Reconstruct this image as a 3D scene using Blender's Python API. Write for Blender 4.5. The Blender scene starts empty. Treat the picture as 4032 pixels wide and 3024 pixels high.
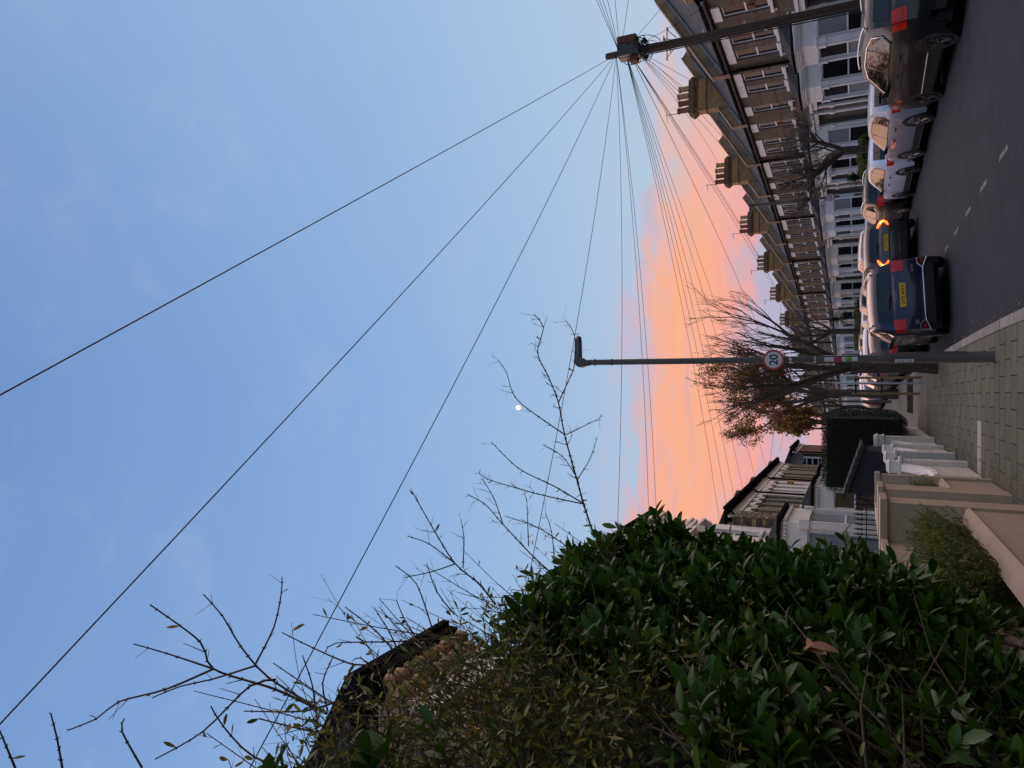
import bpy, math, random
from mathutils import Vector, Matrix
from math import sin, cos, pi, radians as R

SC = bpy.context.scene
COL = SC.collection
V = Vector

# ------------------------------------------------------------------ camera
PITCH = math.atan2(1353, 2796)
cd = bpy.data.cameras.new('camera')
cam = bpy.data.objects.new('camera', cd)
COL.objects.link(cam)
cd.sensor_fit = 'HORIZONTAL'
cd.sensor_width = 36.0
cd.lens = 36.0 * 2796 / 4032
cd.clip_start = 0.05
cd.clip_end = 6000
s_, c_ = sin(PITCH), cos(PITCH)
# the phone was held upright and the picture stored lying on its side:
# picture right = down in the street, picture up = right in the street
mx = Matrix(((0, 1, 0), (s_, 0, -c_), (-c_, 0, -s_))).to_4x4()
mx.translation = V((0, 0, 1.65))
cam.matrix_world = mx
SC.camera = cam

# ------------------------------------------------------------------ sky and light
SUN_EL, SUN_AZ = R(3.0), R(8.0)
w = bpy.data.worlds.new('World')
SC.world = w
w.use_nodes = True
nt = w.node_tree
nt.nodes.clear()
N, L = nt.nodes, nt.links


def nd(t, **kw):
    n = N.new(t)
    for k, v in kw.items():
        setattr(n, k, v)
    return n


def mth(op, a, b=None, c=None, clamp=False):
    n = nd('ShaderNodeMath', operation=op, use_clamp=clamp)
    for i, x in enumerate((a, b, c)):
        if x is None:
            continue
        if isinstance(x, (int, float)):
            n.inputs[i].default_value = x
        else:
            L.new(x, n.inputs[i])
    return n.outputs[0]


def ramp(fac, stops, interp='B_SPLINE'):
    n = nd('ShaderNodeValToRGB')
    n.color_ramp.interpolation = interp
    el = n.color_ramp.elements
    while len(el) > 1:
        el.remove(el[-1])
    el[0].position = stops[0][0]
    el[0].color = stops[0][1]
    for p, c in stops[1:]:
        e = el.new(p)
        e.color = c
    L.new(fac, n.inputs[0])
    return n.outputs[0]


def srgb(r, g, b):
    f = lambda x: (x / 255 / 12.92) if x / 255 <= .04045 else ((x / 255 + .055) / 1.055) ** 2.4
    return (f(r), f(g), f(b), 1)


def mixc(fac, a, b, blend='MIX'):
    n = nd('ShaderNodeMix', data_type='RGBA', blend_type=blend)
    for i, x in ((0, fac), (6, a), (7, b)):
        if isinstance(x, (int, float)):
            n.inputs[i].default_value = x
        elif isinstance(x, tuple):
            n.inputs[i].default_value = x
        else:
            L.new(x, n.inputs[i])
    return n.outputs[2]


tc = nd('ShaderNodeTexCoord')
sep = nd('ShaderNodeSeparateXYZ')
L.new(tc.outputs['Generated'], sep.inputs[0])
X_, Y_, Z_ = sep.outputs
el = mth('ARCSINE', Z_)                                  # elevation, radians
eln = mth('DIVIDE', el, pi / 2, clamp=True)
az = mth('ARCTAN2', X_, Y_)                              # 0 straight up the street
base = ramp(eln, [(0.00, srgb(196, 176, 196)), (0.06, srgb(182, 194, 222)), (0.16, srgb(176, 203, 231)),
                  (0.24, srgb(164, 195, 231)), (0.36, srgb(146, 183, 229)), (0.52, srgb(131, 169, 220)),
                  (0.70, srgb(118, 153, 207)), (1.00, srgb(100, 136, 194))])
# the sky grows paler towards the right-hand side of the street
side = mth('MULTIPLY', mth('SMOOTH_MIN', mth('MAXIMUM', az, 0.0), 1.2, .3), 0.42, clamp=True)
base = mixc(mth('MULTIPLY', side, mth('SUBTRACT', 1.0, eln)), base, srgb(206, 229, 240))
sky = nd('ShaderNodeTexSky', sky_type='NISHITA', sun_disc=False, sun_elevation=SUN_EL, sun_rotation=SUN_AZ,
         altitude=20, air_density=1.2, dust_density=1.0, ozone_density=2.0)
skys = nd('ShaderNodeVectorMath', operation='SCALE')
L.new(sky.outputs[0], skys.inputs[0])
skys.inputs['Scale'].default_value = 0.10
base = mixc(0.08, base, skys.outputs[0])


def cvec(ax, ex, oz):
    n = nd('ShaderNodeCombineXYZ')
    L.new(mth('MULTIPLY', az, ax), n.inputs[0])
    L.new(mth('MULTIPLY', el, ex), n.inputs[1])
    n.inputs[2].default_value = oz
    return n.outputs[0]


def noise(vec, scale, detail=5, rough=.55, dist=0.0):
    n = nd('ShaderNodeTexNoise')
    L.new(vec, n.inputs['Vector'])
    n.inputs['Scale'].default_value = scale
    n.inputs['Detail'].default_value = detail
    n.inputs['Roughness'].default_value = rough
    n.inputs['Distortion'].default_value = dist
    return n.outputs[0]


def smooth(x, a, b):
    n = nd('ShaderNodeMapRange', interpolation_type='SMOOTHSTEP')
    L.new(x, n.inputs[0])
    n.inputs[1].default_value = a
    n.inputs[2].default_value = b
    return n.outputs[0]


# lit cloud bank low over the end of the street
n1 = noise(cvec(3.0, 9.0, 0.3), 1.15, 6, .58, .35)
n2 = noise(cvec(3.0, 24.0, 4.7), 1.0, 8, .66, 1.3)
n3 = noise(cvec(9.0, 34.0, 9.1), 1.0, 6, .65, .8)
eld = mth('MULTIPLY', el, 180 / pi)
edge = mth('ADD', eld, mth('MULTIPLY', mth('SUBTRACT', n3, .5), -10.0))
edge = mth('ADD', edge, mth('MULTIPLY', mth('SUBTRACT', n1, .5), -9.0))
edge = mth('ADD', edge, mth('MULTIPLY', mth('MINIMUM', mth('MAXIMUM', mth('SUBTRACT', az, .10), 0.0), .45), 15.0))
top = mth('SUBTRACT', 1.0, smooth(edge, 13.6, 19.0))
azw = mth('SUBTRACT', 1.0, mth('MULTIPLY', smooth(mth('ABSOLUTE', mth('SUBTRACT', az, -.05)), 0.85, 1.9), .45))
mask = mth('MULTIPLY', mth('MULTIPLY', top, azw), mth('SUBTRACT', 1.0, mth('MULTIPLY', mth('MULTIPLY', smooth(az, .15, .45), mth('SUBTRACT', 1.0, smooth(az, .6, 1.2))), .45)))
cl = ramp(mth('DIVIDE', mth('ADD', eld, mth('MULTIPLY', mth('SUBTRACT', n2, .5), 15.0)), 20.0, clamp=True),
          [(0.00, srgb(226, 170, 176)), (0.13, srgb(228, 172, 178)), (0.24, srgb(232, 168, 176)), (0.35, srgb(250, 163, 148)),
           (0.47, srgb(254, 172, 144)), (0.60, srgb(255, 178, 138)), (0.72, srgb(250, 176, 150)), (0.83, srgb(216, 176, 186)),
           (1.00, srgb(188, 190, 214))])
# blue-grey gaps and darker shreds inside the bank, mostly below ten degrees
gap = mth('MULTIPLY', smooth(mth('ADD', n1, mth('MULTIPLY', mth('SUBTRACT', n3, .5), .25)), .47, .60), mth('SUBTRACT', 1.0, smooth(eld, 6.0, 11.0)))
cl = mixc(mth('MULTIPLY', gap, .85), cl, srgb(172, 182, 208))
shred = mth('MULTIPLY', smooth(n2, .56, .74), smooth(eld, 8.0, 15.0))
cl = mixc(mth('MULTIPLY', shred, .9), cl, srgb(196, 164, 182))
glow = mth('MULTIPLY', smooth(n2, .47, .30), mth('MULTIPLY', smooth(eld, 6.5, 10.5), mth('SUBTRACT', 1.0, smooth(eld, 12.5, 15.5))))
cl = mixc(mth('MULTIPLY', glow, .75), cl, srgb(255, 190, 126))
col = mixc(mth('MULTIPLY', mask, .97), base, cl)
# faint high cirrus in the blue
n4 = noise(cvec(2.4, 5.5, 2.2), 1.6, 5, .6, .6)
cir = mth('MULTIPLY', smooth(n4, .46, .78), mth('SUBTRACT', 1.0, smooth(eld, 55, 80)))
col = mixc(mth('MULTIPLY', cir, .26), col, srgb(176, 192, 222))
bg = nd('ShaderNodeBackground')
L.new(col, bg.inputs[0])
bg.inputs[1].default_value = 1.0
out = nd('ShaderNodeOutputWorld')
L.new(bg.outputs[0], out.inputs[0])

sd = bpy.data.lights.new('sun', 'SUN')
sun = bpy.data.objects.new('sun', sd)
COL.objects.link(sun)
sd.energy = 3.1
sd.angle = R(165)
sd.color = (1.0, .63, .44)
# no disc in the sky: the whole lit cloud bank ahead throws one broad, warm, nearly shadowless light
sun.rotation_euler = (R(90 - 14), 0, pi - R(6))
SC.view_settings.view_transform = 'Standard'
SC.view_settings.look = 'None'
SC.view_settings.exposure = 0.0
SC.view_settings.gamma = 1.0
SC.view_settings.use_curve_mapping = False
SC.cycles.max_bounces = 6
SC.cycles.use_denoising = True


# ------------------------------------------------------------------ helpers
def sft(Y):
    """sideways drift of the street: it bends gently left"""
    d = max(0.0, Y - 10)
    return -.012 * d - .00105 * d * d


def hdg(Y):
    d = max(0.0, Y - 10)
    return math.atan(.012 + .0021 * d) if d > 0 else 0.0


def road_z(xn):
    """cambered carriageway; xn = 0 left gutter .. 1 right gutter"""
    return -.115 + .10 * (1 - (2 * xn - 1) ** 2)


class MB:
    """collects vertices and faces for ONE mesh object"""
    def __init__(self):
        self.v, self.f, self.mi, self.m = [], [], [], 0

    def add(self, vs, fs):
        o = len(self.v)
        self.v += [tuple(p) for p in vs]
        self.f += [tuple(i + o for i in f) for f in fs]
        self.mi += [self.m] * len(fs)

    def hexa(self, p):
        self.add(p, [(0, 3, 2, 1), (4, 5, 6, 7), (0, 1, 5, 4), (1, 2, 6, 5), (2, 3, 7, 6), (3, 0, 4, 7)])

    def box(self, x0, x1, y0, y1, z0, z1):
        self.hexa([(x0, y0, z0), (x1, y0, z0), (x1, y1, z0), (x0, y1, z0),
                   (x0, y0, z1), (x1, y0, z1), (x1, y1, z1), (x0, y1, z1)])

    def obox(self, P, u, n, a0, a1, d0, d1, z0, z1, taper=0):
        """box on a wall frame: P corner, u along, n outward"""
        q = lambda a, d, z: (P[0] + u[0] * a + n[0] * d, P[1] + u[1] * a + n[1] * d, P[2] + z)
        t = taper
        self.hexa([q(a0, d0, z0), q(a1, d0, z0), q(a1, d1, z0), q(a0, d1, z0),
                   q(a0 + t, d0, z1), q(a1 - t, d0, z1), q(a1 - t, d1 - t, z1), q(a0 + t, d1 - t, z1)])

    def quad(self, *p):
        self.add(p, [tuple(range(len(p)))])

    def tube(self, pts, rad, seg=6, cap=True):
        pts = [V(p) for p in pts]
        n = len(pts)
        if isinstance(rad, (int, float)):
            rad = [rad] * n
        o = len(self.v)
        ref = None
        for i, p in enumerate(pts):
            t = (pts[min(i + 1, n - 1)] - pts[max(i - 1, 0)])
            if t.length < 1e-9:
                t = V((0, 0, 1))
            t.normalize()
            if ref is None:
                ref = V((0, 0, 1)) if abs(t.z) < .9 else V((1, 0, 0))
            a = t.cross(ref)
            if a.length < 1e-6:
                a = t.cross(V((0, 1, 0)))
            a.normalize()
            b = t.cross(a)
            ref = a.cross(t)
            for k in range(seg):
                an = 2 * pi * k / seg
                self.v.append(tuple(p + (a * cos(an) + b * sin(an)) * rad[i]))
        for i in range(n - 1):
            for k in range(seg):
                k2 = (k + 1) % seg
                self.f.append((o + i * seg + k, o + i * seg + k2, o + (i + 1) * seg + k2, o + (i + 1) * seg + k))
                self.mi.append(self.m)
        if cap:
            self.f.append(tuple(o + k for k in range(seg)))
            self.f.append(tuple(o + (n - 1) * seg + k for k in reversed(range(seg))))
            self.mi += [self.m] * 2

    def lathe(self, prof, c=(0, 0, 0), axis='z', seg=16):
        """prof: (radius, height) pairs"""
        o = len(self.v)
        for r, h in prof:
            for k in range(seg):
                a = 2 * pi * k / seg
                p = (r * cos(a), r * sin(a), h) if axis == 'z' else (h, r * cos(a), r * sin(a))
                self.v.append((p[0] + c[0], p[1] + c[1], p[2] + c[2]))
        for i in range(len(prof) - 1):
            for k in range(seg):
                k2 = (k + 1) % seg
                self.f.append((o + i * seg + k, o + i * seg + k2, o + (i + 1) * seg + k2, o + (i + 1) * seg + k))
                self.mi.append(self.m)
        self.f.append(tuple(o + k for k in reversed(range(seg))))
        self.f.append(tuple(o + (len(prof) - 1) * seg + k for k in range(seg)))
        self.mi += [self.m] * 2

    def mirror_y(self, wd):
        self.v = [(x, wd - y, z) for x, y, z in self.v]
        return self

    def mesh(self, name, mats, smooth=None):
        me = bpy.data.meshes.new(name)
        me.from_pydata(self.v, [], self.f)
        if not isinstance(mats, (list, tuple)):
            mats = [mats]
        for m in mats:
            me.materials.append(m)
        if len(mats) > 1:
            me.polygons.foreach_set('material_index', self.mi)
        if smooth is not None:
            me.polygons.foreach_set('use_smooth', [True] * len(me.polygons))
            if smooth < 180:
                me.set_sharp_from_angle(angle=R(smooth))
        me.update()
        return me

    def build(self, name, mats, parent=None, smooth=None, **kw):
        return put(self.mesh(name, mats, smooth), name, parent, **kw)


def put(me, name, parent=None, loc=None, rot=None, kind=None, label=None):
    o = bpy.data.objects.new(name, me)
    COL.objects.link(o)
    if parent:
        o.parent = parent
    if loc:
        o.location = loc
    if rot:
        o.rotation_euler = rot
    if kind:
        o['kind'] = kind
    if label:
        o['label'] = label
    return o


def tag(o, label, cat, group=None, kind=None):
    o['label'] = label
    o['category'] = cat
    if group:
        o['group'] = group
    if kind:
        o['kind'] = kind
    return o


def thing(name, label, cat, loc=(0, 0, 0), rot=(0, 0, 0), group=None):
    o = bpy.data.objects.new(name, None)
    COL.objects.link(o)
    o.location = loc
    o.rotation_euler = rot
    return tag(o, label, cat, group)


def dup(root, loc, rot, label, group=None):
    def cp(o, par):
        c = o.copy()
        COL.objects.link(c)
        if par:
            c.parent = par
        for k in o.children:
            cp(k, c)
        return c
    c = cp(root, None)
    c.location = loc
    c.rotation_euler = rot
    c['label'] = label
    if group:
        c['group'] = group
    return c


# ------------------------------------------------------------------ materials
def newmat(name):
    m = bpy.data.materials.new(name)
    m.use_nodes = True
    t = m.node_tree
    b = t.nodes['Principled BSDF']
    return m, t, b


def pmat(name, c1, c2=None, scale=6, rough=.8, bump=0.0, bscale=60, metal=0, coat=0, spec=.5, rand=0.0,
         detail=6, stretch=None, lo=.35, hi=.65, rvar=0.0, c3=None, s3=1.3, f3=.6):
    m, t, b = newmat(name)
    b.inputs['Roughness'].default_value = rough
    b.inputs['Metallic'].default_value = metal
    b.inputs['Coat Weight'].default_value = coat
    b.inputs['Coat Roughness'].default_value = .04
    b.inputs['Specular IOR Level'].default_value = spec
    nn, ll = t.nodes, t.links
    tcn = nn.new('ShaderNodeTexCoord')
    mp = nn.new('ShaderNodeMapping')
    ll.new(tcn.outputs['Object'], mp.inputs[0])
    if stretch:
        mp.inputs['Scale'].default_value = stretch

    def nz(sc, det=detail):
        n = nn.new('ShaderNodeTexNoise')
        n.inputs['Scale'].default_value = sc
        n.inputs['Detail'].default_value = det
        n.inputs['Roughness'].default_value = .6
        ll.new(mp.outputs[0], n.inputs['Vector'])
        return n.outputs[0]

    def mr(x, a, bb, lo2=0.0, hi2=1.0):
        n = nn.new('ShaderNodeMapRange')
        n.inputs[1].default_value, n.inputs[2].default_value = a, bb
        n.inputs[3].default_value, n.inputs[4].default_value = lo2, hi2
        ll.new(x, n.inputs[0])
        return n.outputs[0]

    def mix(f, a, bb):
        n = nn.new('ShaderNodeMix')
        n.data_type = 'RGBA'
        ll.new(f, n.inputs[0])
        for i, x in ((6, a), (7, bb)):
            if isinstance(x, tuple):
                n.inputs[i].default_value = (*x[:3], 1)
            else:
                ll.new(x, n.inputs[i])
        return n.outputs[2]
    if c2 is None:
        b.inputs['Base Color'].default_value = (*c1, 1)
        colr = None
    else:
        colr = mix(mr(nz(scale), lo, hi), c1, c2)
    if c3 is not None:
        colr = mix(mr(nz(s3, 4), .45, .75, 0, f3), colr if colr else c1, c3)
    if rand:
        oi = nn.new('ShaderNodeObjectInfo')
        hs = nn.new('ShaderNodeHueSaturation')
        ll.new(mr(oi.outputs['Random'], 0, 1, 1 - rand, 1 + rand), hs.inputs['Value'])
        if colr:
            ll.new(colr, hs.inputs['Color'])
        else:
            hs.inputs['Color'].default_value = (*c1, 1)
        colr = hs.outputs[0]
    if colr:
        ll.new(colr, b.inputs['Base Color'])
    if rvar:
        ll.new(mr(nz(scale * .7, 3), .3, .7, rough - rvar, rough + rvar), b.inputs['Roughness'])
    if bump:
        bn = nn.new('ShaderNodeBump')
        bn.inputs['Strength'].default_value = bump
        bn.inputs['Distance'].default_value = .01
        ll.new(nz(bscale, 4), bn.inputs['Height'])
        ll.new(bn.outputs[0], b.inputs['Normal'])
    return m


def brickmat(name, c1, c2, mortar, bw=.215, bh=.068, mort=.009, dirt=(.05, .045, .04), df=.6, bump=.5, off=.5, horizontal=False, rough=.9):
    m, t, b = newmat(name)
    nn, ll = t.nodes, t.links
    b.inputs['Roughness'].default_value = rough
    tcn = nn.new('ShaderNodeTexCoord')
    sp = nn.new('ShaderNodeSeparateXYZ')
    ll.new(tcn.outputs['Object'], sp.inputs[0])
    cb = nn.new('ShaderNodeCombineXYZ')
    if horizontal:
        ll.new(sp.outputs[0], cb.inputs[0])
        ll.new(sp.outputs[1], cb.inputs[1])
    else:
        ad = nn.new('ShaderNodeMath')
        ll.new(sp.outputs[0], ad.inputs[0])
        ll.new(sp.outputs[1], ad.inputs[1])
        ll.new(ad.outputs[0], cb.inputs[0])
        ll.new(sp.outputs[2], cb.inputs[1])
    br = nn.new('ShaderNodeTexBrick')
    ll.new(cb.outputs[0], br.inputs['Vector'])
    br.inputs['Scale'].default_value = 1
    br.inputs['Brick Width'].default_value = bw
    br.inputs['Row Height'].default_value = bh
    br.inputs['Mortar Size'].default_value = mort
    br.inputs['Mortar Smooth'].default_value = .2
    br.inputs['Color1'].default_value = (*c1, 1)
    br.inputs['Color2'].default_value = (*c2, 1)
    br.inputs['Mortar'].default_value = (*mortar, 1)
    br.offset = off
    nz = nn.new('ShaderNodeTexNoise')
    nz.inputs['Scale'].default_value = .9
    nz.inputs['Detail'].default_value = 7
    nz.inputs['Roughness'].default_value = .65
    ll.new(tcn.outputs['Object'], nz.inputs['Vector'])
    mr = nn.new('ShaderNodeMapRange')
    mr.inputs[1].default_value, mr.inputs[2].default_value = .40, .72
    mr.inputs[4].default_value = df
    ll.new(nz.outputs[0], mr.inputs[0])
    mxn = nn.new('ShaderNodeMix')
    mxn.data_type = 'RGBA'
    ll.new(mr.outputs[0], mxn.inputs[0])
    ll.new(br.outputs[0], mxn.inputs[6])
    mxn.inputs[7].default_value = (*dirt, 1)
    ll.new(mxn.outputs[2], b.inputs['Base Color'])
    bn = nn.new('ShaderNodeBump')
    bn.inputs['Strength'].default_value = bump
    bn.inputs['Distance'].default_value = .008
    bn.invert = True
    ll.new(br.outputs['Fac'], bn.inputs['Height'])
    ll.new(bn.outputs[0], b.inputs['Normal'])
    return m


def leafmat(name, c1, c2, rough=.35, trans=.25, spec=.5):
    m, t, b = newmat(name)
    nn, ll = t.nodes, t.links
    tcn = nn.new('ShaderNodeTexCoord')
    nz = nn.new('ShaderNodeTexNoise')
    nz.inputs['Scale'].default_value = 5.5
    nz.inputs['Detail'].default_value = 3
    ll.new(tcn.outputs['Object'], nz.inputs['Vector'])
    at = nn.new('ShaderNodeNewGeometry')
    ad = nn.new('ShaderNodeMath')
    ad.operation = 'MULTIPLY_ADD'
    ll.new(at.outputs['Random Per Island'], ad.inputs[0])
    ad.inputs[1].default_value = .8
    ll.new(nz.outputs[0], ad.inputs[2])
    mr = nn.new('ShaderNodeMapRange')
    mr.inputs[1].default_value, mr.inputs[2].default_value = .45, 1.25
    ll.new(ad.outputs[0], mr.inputs[0])
    mxn = nn.new('ShaderNodeMix')
    mxn.data_type = 'RGBA'
    ll.new(mr.outputs[0], mxn.inputs[0])
    mxn.inputs[6].default_value = (*c1, 1)
    mxn.inputs[7].default_value = (*c2, 1)
    ll.new(mxn.outputs[2], b.inputs['Base Color'])
    b.inputs['Roughness'].default_value = rough
    b.inputs['Specular IOR Level'].default_value = spec
    if trans:
        tr = nn.new('ShaderNodeBsdfTranslucent')
        ll.new(mxn.outputs[2], tr.inputs[0])
        ms = nn.new('ShaderNodeMixShader')
        ms.inputs[0].default_value = trans
        ll.new(b.outputs[0], ms.inputs[1])
        ll.new(tr.outputs[0], ms.inputs[2])
        ll.new(ms.outputs[0], nn['Material Output'].inputs[0])
    return m


def emat(name, colr, strength):
    m, t, b = newmat(name)
    b.inputs['Base Color'].default_value = (*colr, 1)
    b.inputs['Emission Color'].default_value = (*colr, 1)
    b.inputs['Emission Strength'].default_value = strength
    b.inputs['Roughness'].default_value = .3
    return m


M = {}
M['asphalt'] = pmat('asphalt', (.011, .017, .025), (.019, .026, .036), 2.2, .88, .35, 160, spec=.25, c3=(.034, .038, .045), s3=.35, f3=.6)
M['paint_line'] = pmat('road_paint', (.26, .26, .26), (.04, .045, .05), 14, .8, lo=.38, hi=.60)
M['slab'] = pmat('paving_slab', (.082, .078, .056), (.122, .115, .085), 5, .9, .25, 90, rand=.16, c3=(.080, .105, .030), s3=.9, f3=.85)
M['slab_new'] = pmat('pale_concrete', (.40, .38, .35), (.32, .31, .28), 7, .9, .2, 80)
M['joint'] = pmat('joint_soil', (.020, .020, .014), (.035, .036, .020), 9, 1.0)
M['slabfar'] = brickmat('far_paving', (.15, .14, .115), (.17, .158, .132), (.05, .05, .035), .40, .36, .010, (.10, .11, .06), .35, .3, horizontal=True)
M['kerb'] = pmat('kerb_granite', (.19, .175, .155), (.30, .28, .25), 9, .85, .3, 70, rand=.14, c3=(.10, .105, .06), s3=2.2, f3=.5)
M['ground'] = pmat('earth', (.045, .04, .03), (.07, .065, .04), 1.5, 1.0)
M['stock'] = brickmat('stock_brick', (.175, .140, .088), (.115, .092, .062), (.085, .075, .060), .225, .075, .010, (.055, .048, .040), .75)
M['stock_warm'] = brickmat('yellow_stock_brick', (.36, .27, .14), (.17, .12, .075), (.20, .17, .125), .225, .075, .010, (.10, .085, .06), .45)
M['gable_brick'] = brickmat('buff_gable_brick', (.52, .33, .17), (.34, .20, .105), (.30, .22, .15), .225, .075, .010, (.16, .10, .06), .4)
M['red_brick'] = brickmat('red_brick', (.26, .075, .035), (.18, .055, .03), (.16, .12, .09), .225, .075, .010, (.09, .05, .035), .4)
M['band'] = pmat('red_brick_band', (.16, .055, .032), (.10, .042, .028), 12, .9, c3=(.05, .04, .035), s3=1.2, f3=.7)
M['white'] = pmat('white_stucco', (.80, .79, .78), (.70, .69, .68), 3.0, .75, .1, 50, c3=(.50, .48, .45), s3=.8, f3=.35)
M['cream'] = pmat('cream_stucco', (.80, .72, .60), (.66, .61, .53), 3.0, .75, .1, 50, c3=(.45, .41, .35), s3=.8, f3=.35)
M['pinkwhite'] = pmat('warm_white_stucco', (.88, .78, .70), (.80, .71, .63), 2.5, .75, .1, 50)
M['frame'] = pmat('white_window_paint', (.80, .80, .80), (.72, .72, .72), 8, .45)
M['slate'] = pmat('slate', (.020, .023, .029), (.042, .046, .055), 3.0, .92, .5, 22, stretch=(1, 1, 3), rvar=.12)
M['lead'] = pmat('lead_flashing', (.20, .21, .22), (.32, .33, .34), 5, .42, metal=.3)
M['render_brown'] = pmat('parapet_render', (.25, .155, .088), (.34, .22, .13), 2.5, .9, .3, 40, c3=(.065, .055, .045), s3=1.2, f3=.7)
M['gutter'] = pmat('black_gutter', (.010, .009, .009), (.018, .016, .015), 6, 1.0, spec=.0)
M['greytrim'] = pmat('grey_fascia', (.22, .20, .18), (.30, .28, .25), 4, .7)
M['chim'] = brickmat('chimney_brick', (.60, .32, .105), (.38, .20, .075), (.22, .15, .09), .215, .075, .010, (.10, .075, .045), .5)
M['chim_corbel'] = pmat('sooty_corbel', (.085, .055, .034), (.19, .115, .055), 6, .95, .4, 40)
M['terracotta'] = pmat('terracotta_pot', (.30, .085, .045), (.19, .06, .04), 7, .8)
M['buffpot'] = pmat('buff_pot', (.50, .33, .15), (.33, .21, .11), 7, .8)
M['pane'] = pmat('window_glass', (.014, .015, .017), None, rough=.10, spec=.12)
M['blind'] = pmat('net_curtain_behind_glass', (.30, .31, .32), (.20, .21, .22), 9, .18, stretch=(1, 6, .3), spec=.4)
M['blind_brown'] = pmat('brown_blind_behind_glass', (.16, .085, .045), (.11, .06, .035), 6, .18, spec=.4)
M['door_black'] = pmat('dark_front_door', (.015, .015, .018), None, rough=.3)
M['door_blue'] = pmat('blue_front_door', (.02, .035, .09), None, rough=.3)
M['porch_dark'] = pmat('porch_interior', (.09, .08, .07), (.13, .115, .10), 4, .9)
M['beige'] = pmat('beige_masonry_paint', (.54, .40, .275), (.49, .36, .25), 3, .8, .12, 70, c3=(.34, .27, .20), s3=1.1, f3=.35)
M['wbrick'] = pmat('white_painted_brick', (.86, .75, .66), (.77, .67, .59), 14, .7, .3, 60, rand=.05, c3=(.48, .45, .40), s3=3, f3=.3)
M['wcap'] = pmat('white_painted_stone', (.86, .76, .67), (.77, .68, .60), 8, .7, .15, 60)
M['navy'] = pmat('navy_timber', (.010, .012, .022), (.016, .018, .030), 5, .55, .2, 40)
M['iron'] = pmat('black_iron', (.010, .010, .011), None, rough=.45)
M['steel'] = pmat('galvanised_grey_paint', (.078, .066, .056), (.102, .088, .075), 5, .55, .1, 60, c3=(.09, .085, .075), s3=2.5, f3=.4, stretch=(1, 1, .25))
M['steel_dark'] = pmat('dark_lantern', (.045, .047, .05), (.06, .06, .065), 8, .4)
M['lens'] = pmat('lantern_lens', (.10, .10, .10), None, rough=.15)
M['signred'] = pmat('sign_red', (.52, .035, .03), (.45, .03, .03), 6, .4)
M['signwhite'] = pmat('sign_white', (.66, .65, .63), (.60, .59, .57), 6, .4)
M['signgrey'] = pmat('sign_back', (.06, .06, .062), None, rough=.6)
M['signblack'] = pmat('sign_black', (.012, .012, .012), None, rough=.4)
M['sticker_green'] = pmat('sticker_green', (.12, .42, .04), None, rough=.5)
M['sticker_red'] = pmat('sticker_red', (.45, .03, .05), None, rough=.5)
M['wood_pole'] = pmat('creosoted_wood', (.045, .028, .019), (.095, .062, .044), 4, .85, .5, 30, stretch=(4, 4, .35))
M['rust'] = pmat('rusty_box', (.20, .075, .035), (.085, .035, .022), 9, .8)
M['wire'] = pmat('cable', (.008, .008, .009), None, rough=.6)
M['bark'] = pmat('bark', (.060, .041, .030), (.125, .088, .064), 9, .95, .8, 45, stretch=(2, 2, .5))
M['bark_bare'] = pmat('bare_bark', (.050, .034, .026), (.095, .066, .050), 9, .95, .6, 45)
M['twig'] = pmat('privet_twig', (.055, .036, .026), (.12, .085, .060), 30, .85, .5, 120)
M['twig_red'] = pmat('reddish_twig', (.070, .044, .030), (.14, .095, .065), 30, .85, .6, 110)
M['laurel'] = leafmat('laurel_leaf', (.014, .046, .008), (.065, .145, .018), .36, .22, .3)
M['laurel_fresh'] = leafmat('fresh_laurel_leaf', (.04, .10, .010), (.10, .18, .02), .32, .25, .35)
M['privet'] = leafmat('privet_leaf', (.040, .075, .012), (.17, .19, .035), .42, .25, .3)
M['privet_yellow'] = leafmat('yellowing_leaf', (.19, .18, .03), (.34, .27, .05), .5, .25)
M['hedge_green'] = leafmat('yew_leaf', (.006, .014, .005), (.022, .040, .013), .6, .1)
M['autumn'] = leafmat('autumn_leaf', (.16, .075, .028), (.42, .22, .06), .7, .4)
M['deadleaf'] = leafmat('dead_leaf', (.22, .085, .035), (.36, .17, .075), .6, .15)
M['lavender'] = leafmat('planter_leaf', (.085, .125, .028), (.23, .26, .06), .7, .3, .2)
M['lav_dry'] = leafmat('dry_stalk', (.22, .17, .06), (.32, .25, .10), .8, .2)
M['palm'] = leafmat('palm_leaf', (.012, .030, .012), (.03, .06, .025), .5, .1)
M['core'] = pmat('dark_hedge_filler', (.008, .010, .005), (.016, .018, .009), 12, 1.0)  # dark colour of the solid filler blocks added inside the hedges
M['tyre'] = pmat('tyre_rubber', (.010, .010, .011), (.016, .016, .016), 12, .75)
M['rim'] = pmat('alloy_rim', (.32, .32, .33), None, rough=.35, metal=.9)
M['rim_dark'] = pmat('dark_alloy_rim', (.06, .06, .065), None, rough=.35, metal=.8)
M['trim'] = pmat('black_plastic', (.010, .010, .011), (.014, .014, .015), 20, .5)
M['chrome'] = pmat('bright_trim', (.78, .78, .80), None, rough=.15, metal=1.0)
M['silver_trim'] = pmat('satin_trim', (.55, .56, .58), None, rough=.3, metal=.9)
M['carglass'] = pmat('car_glass', (.008, .010, .012), None, rough=.03, spec=.5)
M['taillight'] = pmat('red_lens', (.62, .016, .008), (.40, .010, .006), 18, .2, coat=.2, spec=.3)
M['lens_white'] = pmat('clear_lens', (.6, .55, .52), None, rough=.15, coat=.8)
M['brake'] = emat('lit_brake_light', (1.0, .10, .015), 4.5)
M['brake_core'] = emat('lit_brake_light_core', (1.0, .42, .06), 7.0)
M['plate'] = pmat('yellow_plate', (.95, .58, .015), None, rough=.4)
M['moon'] = emat('moonlit', (1.0, .90, .55), 1.15)
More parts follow.
